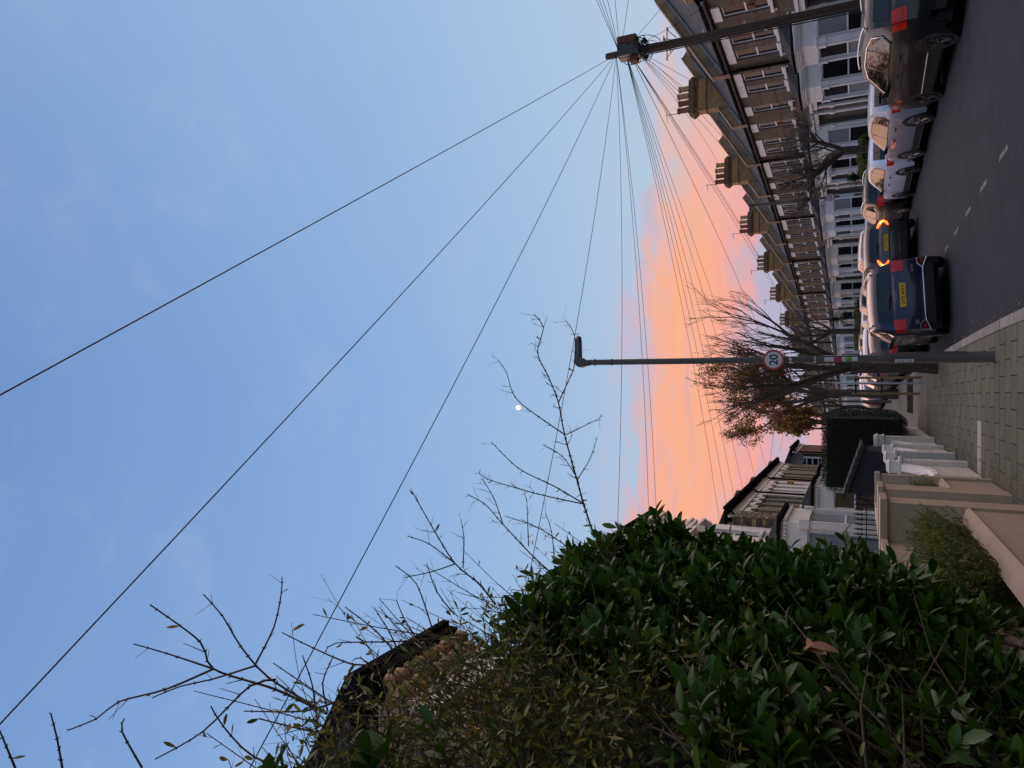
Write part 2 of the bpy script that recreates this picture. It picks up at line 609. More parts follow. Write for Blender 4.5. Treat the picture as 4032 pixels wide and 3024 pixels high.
M['planks'] = pmat('dark_shed_planks', (.022, .022, .024), (.040, .038, .038), 3, .7, .3, 30, stretch=(.4, 5, 1))


def paint(name, c, metal=.5, rough=.32, c3=None):
    m = pmat('paint_' + name, c, tuple(x * .92 for x in c), 3, rough, metal=metal, coat=.45, spec=.35)
    return m

# ------------------------------------------------------------------ ground, road, pavements
YS = [-14, -8, -2, 4, 8] + [10 + 2 * i for i in range(71)]      # to Y = 150
KL, KR = 0.85, 8.40                                            # kerb faces, left and right


def strip(mb, xa, xb, z, y0=-14, y1=150, nx=1, camber=False, zf=None):
    ys = [y for y in YS if y0 <= y <= y1]
    if ys[0] > y0:
        ys.insert(0, y0)
    if ys[-1] < y1:
        ys.append(y1)
    o = len(mb.v)
    for y in ys:
        for i in range(nx + 1):
            f = i / nx
            zz = road_z(f) if camber else z
            mb.v.append((xa + (xb - xa) * f + sft(y), y, zz))
    for j in range(len(ys) - 1):
        for i in range(nx):
            a = o + j * (nx + 1) + i
            mb.f.append((a, a + 1, a + nx + 2, a + nx + 1))
            mb.mi.append(mb.m)


m = MB()
m.quad((-900, -900, -.30), (900, -900, -.30), (900, 1500, -.30), (-900, 1500, -.30))
m.build('ground', M['ground'], kind='structure')
m = MB()
strip(m, KL, KR, 0, nx=14, camber=True)
road = m.build('road', M['asphalt'], smooth=60, kind='structure')
# skirts so that the carriageway and pavements are solid
SLAB_END = 21.0
m = MB()
strip(m, -1.45, KL - .15, -.022, -14, SLAB_END)
pave = m.build('pavement', M['joint'], kind='structure')
m = MB()
strip(m, -1.45, KL - .15, 0, SLAB_END, 150)
m.build('pavement', M['slabfar'], kind='structure')
m = MB()
strip(m, KR + .15, 10.55, 0)
m.build('pavement', M['slabfar'], kind='structure')
m = MB()
strip(m, -30, -1.45, -.05)
strip(m, 10.55, 60, -.05)
m.build('front_garden_soil', M['ground'], kind='structure')

# paving slabs, one object each, five across in staggered rows
rng = random.Random(4)


def slab_mesh(wx, wy, name, mat):
    b = MB()
    c = .006
    b.hexa([(-wx / 2, -wy / 2, -.05), (wx / 2, -wy / 2, -.05), (wx / 2, wy / 2, -.05), (-wx / 2, wy / 2, -.05),
            (-wx / 2, -wy / 2, -c), (wx / 2, -wy / 2, -c), (wx / 2, wy / 2, -c), (-wx / 2, wy / 2, -c)])
    x, y = wx / 2, wy / 2
    b.add([(-x, -y, -c), (x, -y, -c), (x, y, -c), (-x, y, -c), (-x + c, -y + c, 0), (x - c, -y + c, 0), (x - c, y - c, 0), (-x + c, y - c, 0)],
          [(0, 1, 5, 4), (1, 2, 6, 5), (2, 3, 7, 6), (3, 0, 4, 7), (4, 5, 6, 7)])
    return b.mesh(name, mat)


JG = .009
RW, RD = .40, .37
full = slab_mesh(RW - JG, RD - JG, 'paving_slab', M['slab'])
half = slab_mesh(RW / 2 - JG, RD - JG, 'paving_slab_half', M['slab'])
pale_h = slab_mesh(RW / 2 - JG, RD - JG, 'pale_half_slab', M['slab_new'])
pale = slab_mesh(RW - JG, RD - JG, 'pale_paving_slab', M['slab_new'])
xl, xr = -1.45, KL - .15
row = 0
y = 9.0
while y < SLAB_END - .05:
    yc = y + RD / 2
    x = xr
    first = (row % 2 == 0)
    while x - .05 > xl:
        wd = RW / 2 if first else RW
        if x - wd < xl - .02:
            wd = RW / 2
        first = False
        xc = x - wd / 2
        me = half if wd < RW * .75 else full
        if 12.25 < yc < 12.62 and xc < -.50:
            me = pale if me is full else pale_h
        if yc < 9.4 and -.95 < xc < -.45 and me is full:
            me = pale
        put(me, 'paving_slab', pave, (xc + sft(yc), yc, rng.uniform(-.002, .002)),
            (rng.uniform(-.006, .006), rng.uniform(-.006, .006), hdg(yc) + rng.uniform(-.004, .004)))
        x -= wd
    y += RD
    row += 1

# kerbs: granite blocks
kerb = MB()
strip(kerb, KL - .15, KL, -.13)
kerb_l = kerb.build('kerb', M['joint'], kind='structure')
kerb = MB()
strip(kerb, KR, KR + .15, -.13)
kerb_r = kerb.build('kerb', M['joint'], kind='structure')


def kerb_mesh(ln):
    b = MB()
    x, y = .072, ln / 2
    b.hexa([(-x, -y, -.2), (x, -y, -.2), (x, y, -.2), (-x, y, -.2), (-x, -y, -.02), (x, -y, -.02), (x, y, -.02), (-x, y, -.02)])
    c = .018
    b.add([(-x, -y, -.02), (x, -y, -.02), (x, y, -.02), (-x, y, -.02), (-x, -y, .004), (x - c, -y, .004), (x - c, y, .004), (-x, y, .004)],
          [(0, 1, 5, 4), (1, 2, 6, 5), (2, 3, 7, 6), (3, 0, 4, 7), (4, 5, 6, 7)])
    return b.mesh('kerb_stone', M['kerb'])


km = [kerb_mesh(.885), kerb_mesh(.885)]
y = 8.6
while y < 60:
    put(km[0], 'kerb_stone', kerb_l, (KL - .075 + sft(y), y, rng.uniform(-.004, .004)), (0, rng.uniform(-.01, .01), hdg(y) + rng.uniform(-.006, .006)))
    put(km[0], 'kerb_stone', kerb_r, (KR + .075 + sft(y), y, rng.uniform(-.004, .004)), (0, 0, hdg(y) + pi))
    y += .90
m = MB()
strip(m, KL - .148, KL - .004, 0.0, 60, 150)
strip(m, KR + .004, KR + .148, 0.0, 60, 150)
m.build('kerb', M['kerb'], kind='structure')

# parking-bay dashes along the road
m = MB()
y = 7.4
while y < 70:
    xs = 2.93 + sft(y)
    za = road_z((2.93 - KL) / (KR - KL)) + .004
    m.quad((xs - .035, y, za), (xs + .035, y, za), (xs + .035 + sft(y + .56) - sft(y), y + .56, za), (xs - .035 + sft(y + .56) - sft(y), y + .56, za))
    y += 1.56
bay_line = m.build('bay_marking', M['paint_line'], kind='structure')
# a few patches and a drain in the asphalt
m = MB()
for (px, py, sx, sy) in ((5.2, 11.2, .35, .9), (3.9, 14.4, .5, .4)):
    z = road_z((px - KL) / (KR - KL)) + .004
    m.quad((px - sx, py - sy, z), (px + sx, py - sy, z), (px + sx, py + sy, z), (px - sx, py + sy, z))
# fallen leaves scattered along the wall foot and gutter
lv = MB()
r2 = random.Random(11)
for i in range(420):
    yy = 9.2 + (r2.random() ** 1.4) * 24
    side = r2.random()
    xx = (-1.25 + abs(r2.gauss(0, .13))) if side < .5 else ((KL + .03 + abs(r2.gauss(0, .10))) if side < .8 else r2.uniform(-1.2, .6))
    zz = .006 if xx < KL else road_z((xx - KL) / (KR - KL)) + .006
    a = r2.uniform(0, 2 * pi)
    s = r2.uniform(.012, .03)
    xx += sft(yy)
    p = [(xx + cos(a) * s, yy + sin(a) * s, zz), (xx - sin(a) * s * .5, yy + cos(a) * s * .5, zz + .012),
         (xx - cos(a) * s, yy - sin(a) * s, zz + .004), (xx + sin(a) * s * .5, yy - cos(a) * s * .5, zz)]
    lv.quad(*p)
tag(lv.build('leaf_litter', M['deadleaf'], kind='stuff'), 'dry brown leaves scattered along the wall foot and gutter', 'leaf litter', kind='stuff')


# ------------------------------------------------------------------ left side: garden walls
def planter(y0, y1, pier_far, label, mirror=False):
    """beige walled planter: tall back wall, low front wall with sloped coping, piers at the street line"""
    t = thing('planter_wall', label, 'garden wall', (0, 0, 0))
    b = MB()
    b.box(-1.86, -1.72, y0, y1, 0, 1.34)
    b.build('back_wall', M['beige'], t)
    b = MB()
    b.box(-1.90, -1.68, y0, y1, 1.34, 1.40)
    b.build('coping', M['beige'], t)
    b = MB()
    b.box(-1.42, -1.32, y0 + .002, y1 - .002, 0, .58)
    b.build('front_wall', M['beige'], t)
    b = MB()
    b.hexa([(-1.46, y0 + .004, .58), (-1.29, y0 + .004, .58), (-1.29, y1 - .004, .58), (-1.46, y1 - .004, .58),
            (-1.46, y0 + .004, .66), (-1.31, y0 + .004, .615), (-1.31, y1 - .004, .615), (-1.46, y1 - .004, .66)])
    b.build('sloped_coping', M['beige'], t)
    b = MB()
    b.box(-1.72, -1.42, y0 + .01, y1 - .01, 0, .50)
    b.build('soil', M['ground'], t)
    return t


pa = planter(5.2, 8.75, .45, 'long beige planter wall beside the leafy laurel hedge, shrub inside')
b = MB()
b.box(-1.88, -1.29, 8.75, 9.18, 0, 1.34)
b.build('pier', M['beige'], pa)
b = MB()
b.box(-1.92, -1.25, 8.71, 9.22, 1.34, 1.41)
b.build('pier_cap', M['beige'], pa)
pb = planter(10.42, 11.36, .15, 'short beige planter wall between two piers, next to the white brick wall')
b = MB()
b.box(-1.88, -1.30, 9.95, 10.42, 0, 1.34)
b.build('pier', M['beige'], pb)
b = MB()
b.box(-1.92, -1.27, 9.91, 10.46, 1.34, 1.40)
b.build('pier_cap', M['beige'], pb)
b = MB()
b.box(-1.88, -1.285, 11.36, 11.52, 0, 1.34)
b.build('pier', M['beige'], pb)
b = MB()
b.box(-1.92, -1.26, 11.33, 11.55, 1.34, 1.40)
b.build('pier_cap', M['beige'], pb)


def tuft(name, label, cat, y0, y1, h, n, seed):
    """bushy fine-leaved planter shrub"""
    rg = random.Random(seed)
    t = thing(name, label, cat, (-1.57, (y0 + y1) / 2, .5))
    st, lf, dr = MB(), MB(), MB()
    for i in range(n):
        by = rg.uniform(-(y1 - y0) / 2, (y1 - y0) / 2) * .8
        bx = rg.uniform(-.1, .1)
        hh = h * rg.uniform(.45, 1.0) * (1 - .45 * abs(by / ((y1 - y0) / 2)) ** 2)
        lean = V((rg.uniform(-.25, .42), rg.gauss(0, .22) + .25 * by, 1)).normalized()
        p0 = V((bx, by, 0))
        p2 = p0 + lean * hh + V((rg.uniform(0, .10), 0, -hh * .12))
        p1 = (p0 + p2) / 2 + V((rg.gauss(0, .02), rg.gauss(0, .02), .03))
        (dr if rg.random() < .12 else st).tube([p0, p1, p2], [.004, .003, .0015], 3, False)
        for k in range(18):
            f = rg.uniform(.2, 1.02)
            c = p0.lerp(p1, f * 2) if f < .5 else p1.lerp(p2, min(1, f * 2 - 1))
            d = (lean + V((rg.gauss(0, .7), rg.gauss(0, .7), rg.gauss(.1, .5)))).normalized()
            sd = d.cross(V((rg.gauss(0, 1), rg.gauss(0, 1), rg.gauss(0, 1)))).normalized()
            ln, wd = rg.uniform(.03, .06), rg.uniform(.005, .010)
            tg = dr if rg.random() < .04 else lf
            tg.quad(c - sd * wd * .4, c + d * ln * .5 - sd * wd, c + d * ln, c + d * ln * .5 + sd * wd)
    st.build('stems', M['twig'], t, kind='stuff')
    lf.build('foliage', M['lavender'], t, kind='stuff')
    dr.build('dry_stalks', M['lav_dry'], t, kind='stuff')
    return t


tuft('planter_shrub', 'big bushy fine-leaved shrub filling the long beige planter', 'shrub', 6.2, 8.6, .88, 640, 3)
tuft('planter_shrub', 'small wispy shrub in the short beige planter by the white wall', 'shrub', 10.45, 11.32, .66, 210, 8)

# white painted brick walls with swept tops and capped piers
BW, BH = .218, .073
brick_v = []
for k in range(3):
    b = MB()
    e = .004
    x, yy, z = .05, BW / 2 - .004, BH / 2 - .0035
    b.hexa([(-x, -yy, -z), (x, -yy, -z), (x, yy, -z), (-x, yy, -z), (-x, -yy, z), (x, -yy, z), (x, yy, z), (-x, yy, z)])
    brick_v.append(b.mesh('brick', M['wbrick']))
b = MB()
yy = BW / 4 - .004
b.hexa([(-x, -yy, -z), (x, -yy, -z), (x, yy, -z), (-x, yy, -z), (-x, -yy, z), (x, -yy, z), (x, yy, z), (-x, yy, z)])
brick_h = b.mesh('half_brick', M['wbrick'])


def swept_wall(ya, yb, h_lo, h_hi, up_far, label, lo_frac=.38):
    """low wall whose top sweeps up to a pier; up_far: the high end is at yb"""
    t = thing('white_brick_wall', label, 'garden wall', (-1.40, 0, 0))

    def top(y):
        f = (y - ya) / (yb - ya)
        if not up_far:
            f = 1 - f
        g = max(0, (f - lo_frac) / (1 - lo_frac))
        return h_lo + (h_hi - h_lo) * (g * g)
    m2 = MB()
    n = 16
    for i in range(n):
        y0, y1 = ya + (yb - ya) * i / n, ya + (yb - ya) * (i + 1) / n
        a, c = top(y0) - .03, top(y1) - .03
        m2.hexa([(-.045, y0, 0), (.042, y0, 0), (.042, y1, 0), (-.045, y1, 0), (-.045, y0, a), (.042, y0, a), (.042, y1, c), (-.045, y1, c)])
    m2.build('mortar_core', M['wbrick'], t)
    m2 = MB()
    for i in range(n):
        y0, y1 = ya + (yb - ya) * i / n, ya + (yb - ya) * (i + 1) / n
        a, c = top(y0), top(y1)
        m2.hexa([(-.08, y0, a - .03), (.075, y0, a - .03), (.075, y1, c - .03), (-.08, y1, c - .03),
                 (-.06, y0, a + .025), (.055, y0, a + .025), (.055, y1, c + .025), (-.06, y1, c + .025)])
    m2.build('swept_coping', M['wcap'], t, smooth=40)
    r = 0
    z = BH / 2 + .01
    rg = random.Random(int(ya * 10))
    while z < h_hi:
        y = ya + (BW / 2 if r % 2 else 0)
        if r % 2:
            put(brick_h, 'brick', t, (0, ya + BW / 4, z))
        while y + BW * .4 < yb:
            if z + BH / 2 < min(top(y), top(min(y + BW, yb))) - .02 and y + BW <= yb + .01:
                put(brick_v[0], 'brick', t, (rg.uniform(0, .003), y + BW / 2, z), (0, 0, rg.uniform(-.008, .008)))
            elif z + BH / 2 < min(top(y), top(min(y + BW / 2, yb))) - .02 and y + BW / 2 <= yb + .01:
                put(brick_h, 'brick', t, (0, y + BW / 4, z))
            y += BW
        z += BH
        r += 1
    return t


def white_pier(yc, h, wd, label, capstyle=0):
    t = thing('white_gate_pier', label, 'gate pier', (-1.40, yc, 0), group=None)
    a = wd / 2
    b = MB()
    b.box(-a + .012, a - .012, -a + .012, a - .012, 0, h - .2)
    b.build('shaft', M['wbrick'], t)
    # brick courses
    z, r = BH / 2 + .005, 0
    while z < h - .22:
        b2 = MB()
        o = .001 if r % 2 else .0
        b2.box(-a - o, a + o, -a - o, a + o, z - BH / 2 + .004, z + BH / 2 - .004)
        b2.build('brick_course', M['wbrick'], t)
        z += BH
        r += 1
    b = MB()
    b.box(-a - .035, a + .035, -a - .035, a + .035, h - .205, h - .165)
    b.build('neck_moulding', M['wcap'], t)
    b = MB()
    if capstyle == 0:
        b.box(-a * .8, a * .8, -a * .8, a * .8, h - .165, h - .02)
        b.hexa([(-a * .9, -a * .9, h - .02), (a * .9, -a * .9, h - .02), (a * .9, a * .9, h - .02), (-a * .9, a * .9, h - .02),
                (-a * .6, -a * .6, h + .02), (a * .6, -a * .6, h + .02), (a * .6, a * .6, h + .02), (-a * .6, a * .6, h + .02)])
    else:
        b.box(-a - .02, a + .02, -a - .02, a + .02, h - .165, h - .06)
        b.hexa([(-a - .05, -a - .05, h - .06), (a + .05, -a - .05, h - .06), (a + .05, a + .05, h - .06), (-a - .05, a + .05, h - .06),
                (-a, -a, h + .02), (a, -a, h + .02), (a, a, h + .02), (-a, a, h + .02)])
    b.build('cap', M['wcap'], t)
    return t


swept_wall(12.2, 13.55, .58, .95, True, 'white painted brick wall nearest the beige planters, top sweeping up to its pier')
white_pier(13.70, 1.16, .26, 'white pier on the near side of the garden gate')
white_pier(15.33, 1.15, .26, 'white pier on the far side of the garden gate')
swept_wall(15.47, 17.02, .52, .92, True, 'white painted brick wall between the far gate pier and the slim white pier')
white_pier(17.15, 1.12, .24, 'slim white pier halfway along the swept white wall')
swept_wall(17.28, 18.98, .52, .92, True, 'white painted brick wall sweeping up to the tall pier under the yew hedge')
white_pier(19.15, 1.24, .32, 'tall flat-capped white pier beneath the clipped yew hedge', 1)
t = thing('garden_gate', 'dark garden gate between two white piers', 'gate', (-1.42, 14.51, 0))
for k in range(9):
    b = MB()
    b.box(-.018, .018, -.62 + k * .152, -.48 + k * .152 + .001 * k, .06, 1.0)
    b.build('gate_board', M['navy'], t)
for z in (.2, .82):
    b = MB()
    b.box(-.045, -.019, -.66, .66, z, z + .09)
    b.build('gate_rail', M['navy'], t)
b = MB()
b.box(-1.48, -1.30, 19.35, 24.5, 0, .55)
tag(b.build('low_white_wall', M['wcap']), 'low white wall under the clipped yew hedge', 'garden wall')

# navy bike shed squeezed in behind the white wall
t = thing('garden_shed', 'dark navy shed with slatted sloping roof behind the white gate piers', 'shed', (-1.97, 18.4, 0))
b = MB()
b.hexa([(-.47, -.85, 0), (.47, -.85, 0), (.47, .85, 0), (-.47, .85, 0), (-.47, -.85, 1.86), (.47, -.85, 1.56), (.47, .85, 1.56), (-.47, .85, 1.86)])
b.build('wall', M['navy'], t)
for k in range(4):
    b = MB()
    x0, x1 = -.465 + k * .235, -.465 + k * .235 + .225
    b.hexa([(x0, -.868, .04), (x1, -.868, .04), (x1, -.851, .04), (x0, -.851, .04),
            (x0, -.868, 1.70 - k * .075), (x1, -.868, 1.70 - (k + 1) * .075), (x1, -.851, 1.70 - (k + 1) * .075), (x0, -.851, 1.70 - k * .075)])
    b.build('wall_panel', M['navy'], t)
    b = MB()
    b.box(.471, .488, -.84 + k * .425, -.84 + k * .425 + .415, .04, 1.53)
    b.build('wall_panel', M['navy'], t)
for k in range(6):
    b = MB()
    x0, x1 = -.58 + k * .20, -.58 + k * .20 + .205
    z0, z1 = 1.91 - k * .0638, 1.91 - (k + 1) * .0638
    b.hexa([(x0, -.95, z0 - .02), (x1, -.95, z1 - .02), (x1, .95, z1 - .02), (x0, .95, z0 - .02),
            (x0, -.95, z0 + .004), (x1, -.95, z1 + .024), (x1, .95, z1 + .024), (x0, .95, z0 + .004)])
    b.build('roof_board', M['planks'], t)
b = MB()
b.hexa([(-.60, -.965, 1.86), (.64, -.965, 1.46), (.64, -.951, 1.46), (-.60, -.951, 1.86), (-.60, -.965, 1.94), (.64, -.965, 1.55), (.64, -.951, 1.55), (-.60, -.951, 1.94)])
b.build('barge_board', M['planks'], t)
b = MB()
b.tube([(-.50, -.9, 1.62), (-.76, -.95, 1.22)], .032, 6)
b.build('strut', M['navy'], t)

# spear-topped iron railing between two gardens
t = thing('iron_railing', 'black iron railing with spear tops behind the beige planter', 'railing', (-2.52, 18.0, 0))
for k in range(10):
    b = MB()
    x = -k * .112
    b.box(x - .011, x + .011, -.011, .011, 0, 1.56)
    b.lathe([(.014, 1.50), (.032, 1.52), (.032, 1.545), (.014, 1.56), (.028, 1.59), (.002, 1.70)], (x, 0, 0), seg=6)
    b.build('spear_bar', M['iron'], t)
for z in (.15, 1.42):
    b = MB()
    b.box(-1.08, .08, -.012, .012, z, z + .02)
    b.build('rail', M['iron'], t)


# ------------------------------------------------------------------ clipped yew hedge over the pavement
def clipped(name, label, x0, x1, y0, y1, z0, z1, n, seed, rnd=.16, lsz=.035, mat='hedge_green', corner=.25):
    rg = random.Random(seed)
    cx, cy, cz = (x0 + x1) / 2, (y0 + y1) / 2, (z0 + z1) / 2
    t = thing(name, label, 'hedge', (cx, cy, 0))
    hx, hy, hz = (x1 - x0) / 2, (y1 - y0) / 2, (z1 - z0) / 2
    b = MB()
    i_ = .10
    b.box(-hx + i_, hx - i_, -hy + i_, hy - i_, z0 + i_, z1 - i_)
    b.build('core_filler', M['core'], t)  # solid dark box added behind the leaves to stop see-through
    lf = MB()
    areas = [(4 * hx * hz, 'y'), (4 * hy * hz, 'x'), (4 * hx * hy, 'z')]
    tot = sum(a for a, _ in areas)
    for k in range(n):
        r = rg.uniform(0, tot)
        for a, ax in areas:
            if r < a:
                break
            r -= a
        p = V((rg.uniform(-hx, hx), rg.uniform(-hy, hy), rg.uniform(-hz, hz)))
        s = rg.choice((-1, 1))
        nrm = V((s, 0, 0)) if ax == 'x' else V((0, s, 0)) if ax == 'y' else V((0, 0, s))
        if ax == 'x':
            p.x = s * hx
        elif ax == 'y':
            p.y = s * hy
        else:
            p.z = s * hz
        # round the edges
        q = V((max(-hx + corner, min(hx - corner, p.x)), max(-hy + corner, min(hy - corner, p.y)), max(-hz + corner, min(hz - corner, p.z))))
        dd = p - q
        if dd.length > corner:
            p = q + dd * (corner / dd.length)
        p += nrm * (rg.uniform(-.09, .03) + .035 * sin(p.x * 5.1 + seed) * sin(p.y * 3.3) * cos(p.z * 4.1))
        d = (nrm + V((rg.gauss(0, .8), rg.gauss(0, .8), rg.gauss(.2, .8)))).normalized()
        sd = d.cross(V((rg.gauss(0, 1), rg.gauss(0, 1), rg.gauss(0, 1)))).normalized()
        ln = lsz * rg.uniform(.6, 1.5)
        c = V((p.x, p.y, p.z + cz))
        lf.quad(c, c + d * ln * .5 - sd * ln * .26, c + d * ln, c + d * ln * .5 + sd * ln * .26)
    lf.build('foliage', M[mat], t, kind='stuff')
    return t


clipped('clipped_hedge', 'tall dark clipped yew hedge overhanging the left pavement', -2.75, -.78, 19.9, 24.3, .50, 2.42, 26000, 5)


# ------------------------------------------------------------------ facade helpers
def wallholes(mb, P, u, n, Lh, z0, z1, holes, rev=.10):
    """wall sheet along u from P, with openings (a0,a1,z0,z1); reveals go inward by rev"""
    As = sorted({0, Lh, *[h[0] for h in holes], *[h[1] for h in holes]})
    Zs = sorted({z0, z1, *[h[2] for h in holes], *[h[3] for h in holes]})
    pt = lambda a, d, z: (P[0] + u[0] * a + n[0] * d, P[1] + u[1] * a + n[1] * d, P[2] + z)
    for i in range(len(As) - 1):
        for j in range(len(Zs) - 1):
            ca, cz = (As[i] + As[i + 1]) / 2, (Zs[j] + Zs[j + 1]) / 2
            if any(h[0] < ca < h[1] and h[2] < cz < h[3] for h in holes):
                continue
            mb.quad(pt(As[i], 0, Zs[j]), pt(As[i + 1], 0, Zs[j]), pt(As[i + 1], 0, Zs[j + 1]), pt(As[i], 0, Zs[j + 1]))
    for a0, a1, b0, b1 in holes:
        mb.quad(pt(a0, 0, b0), pt(a0, -rev, b0), pt(a0, -rev, b1), pt(a0, 0, b1))
        mb.quad(pt(a1, 0, b0), pt(a1, 0, b1), pt(a1, -rev, b1), pt(a1, -rev, b0))
        mb.quad(pt(a0, 0, b1), pt(a0, -rev, b1), pt(a1, -rev, b1), pt(a1, 0, b1))
        mb.quad(pt(a0, 0, b0), pt(a1, 0, b0), pt(a1, -rev, b0), pt(a0, -rev, b0))


class Fac:
    """builds parts of one facade; optional mirror along y"""
    def __init__(self, root, wd, flip):
        self.root, self.w, self.flip = root, wd, flip

    def part(self, mb, name, mat, parent=None, smooth=None):
        if self.flip:
            mb.mirror_y(self.w)
        return mb.build(name, mat, parent or self.root, smooth)

    def sash(self, P, u, n, a0, a1, z0, z1, rec=.08, pane='pane', fr=.055, mid=True, top_pane=None, lights=1):
        b = MB()
        d0, d1 = -rec - .05, -rec
        b.obox(P, u, n, a0, a0 + fr, d0, d1, z0, z1)
        b.obox(P, u, n, a1 - fr, a1, d0, d1, z0, z1)
        b.obox(P, u, n, a0 + fr, a1 - fr, d0, d1, z1 - fr, z1)
        b.obox(P, u, n, a0 + fr, a1 - fr, d0, d1, z0, z0 + fr * 1.4)
        zm = (z0 + z1) / 2
        if mid:
            b.obox(P, u, n, a0 + fr, a1 - fr, d0, d1 + .012, zm - .03, zm + .03)
        for k in range(1, lights):
            ac = a0 + (a1 - a0) * k / lights
            b.obox(P, u, n, ac - .02, ac + .02, d0 + .002, d1 - .002, z0 + fr * 1.4, z1 - fr)
        f = self.part(b, 'sash_window', M['frame'])
        for (za, zb, mm) in ((z0 + fr, zm, pane), (zm, z1 - fr, top_pane or pane)):
            b = MB()
            b.obox(P, u, n, a0 + fr * .8, a1 - fr * .8, d0 - .01, d0 + .02, za, zb)
            self.part(b, 'pane', M[mm], f)
        return f


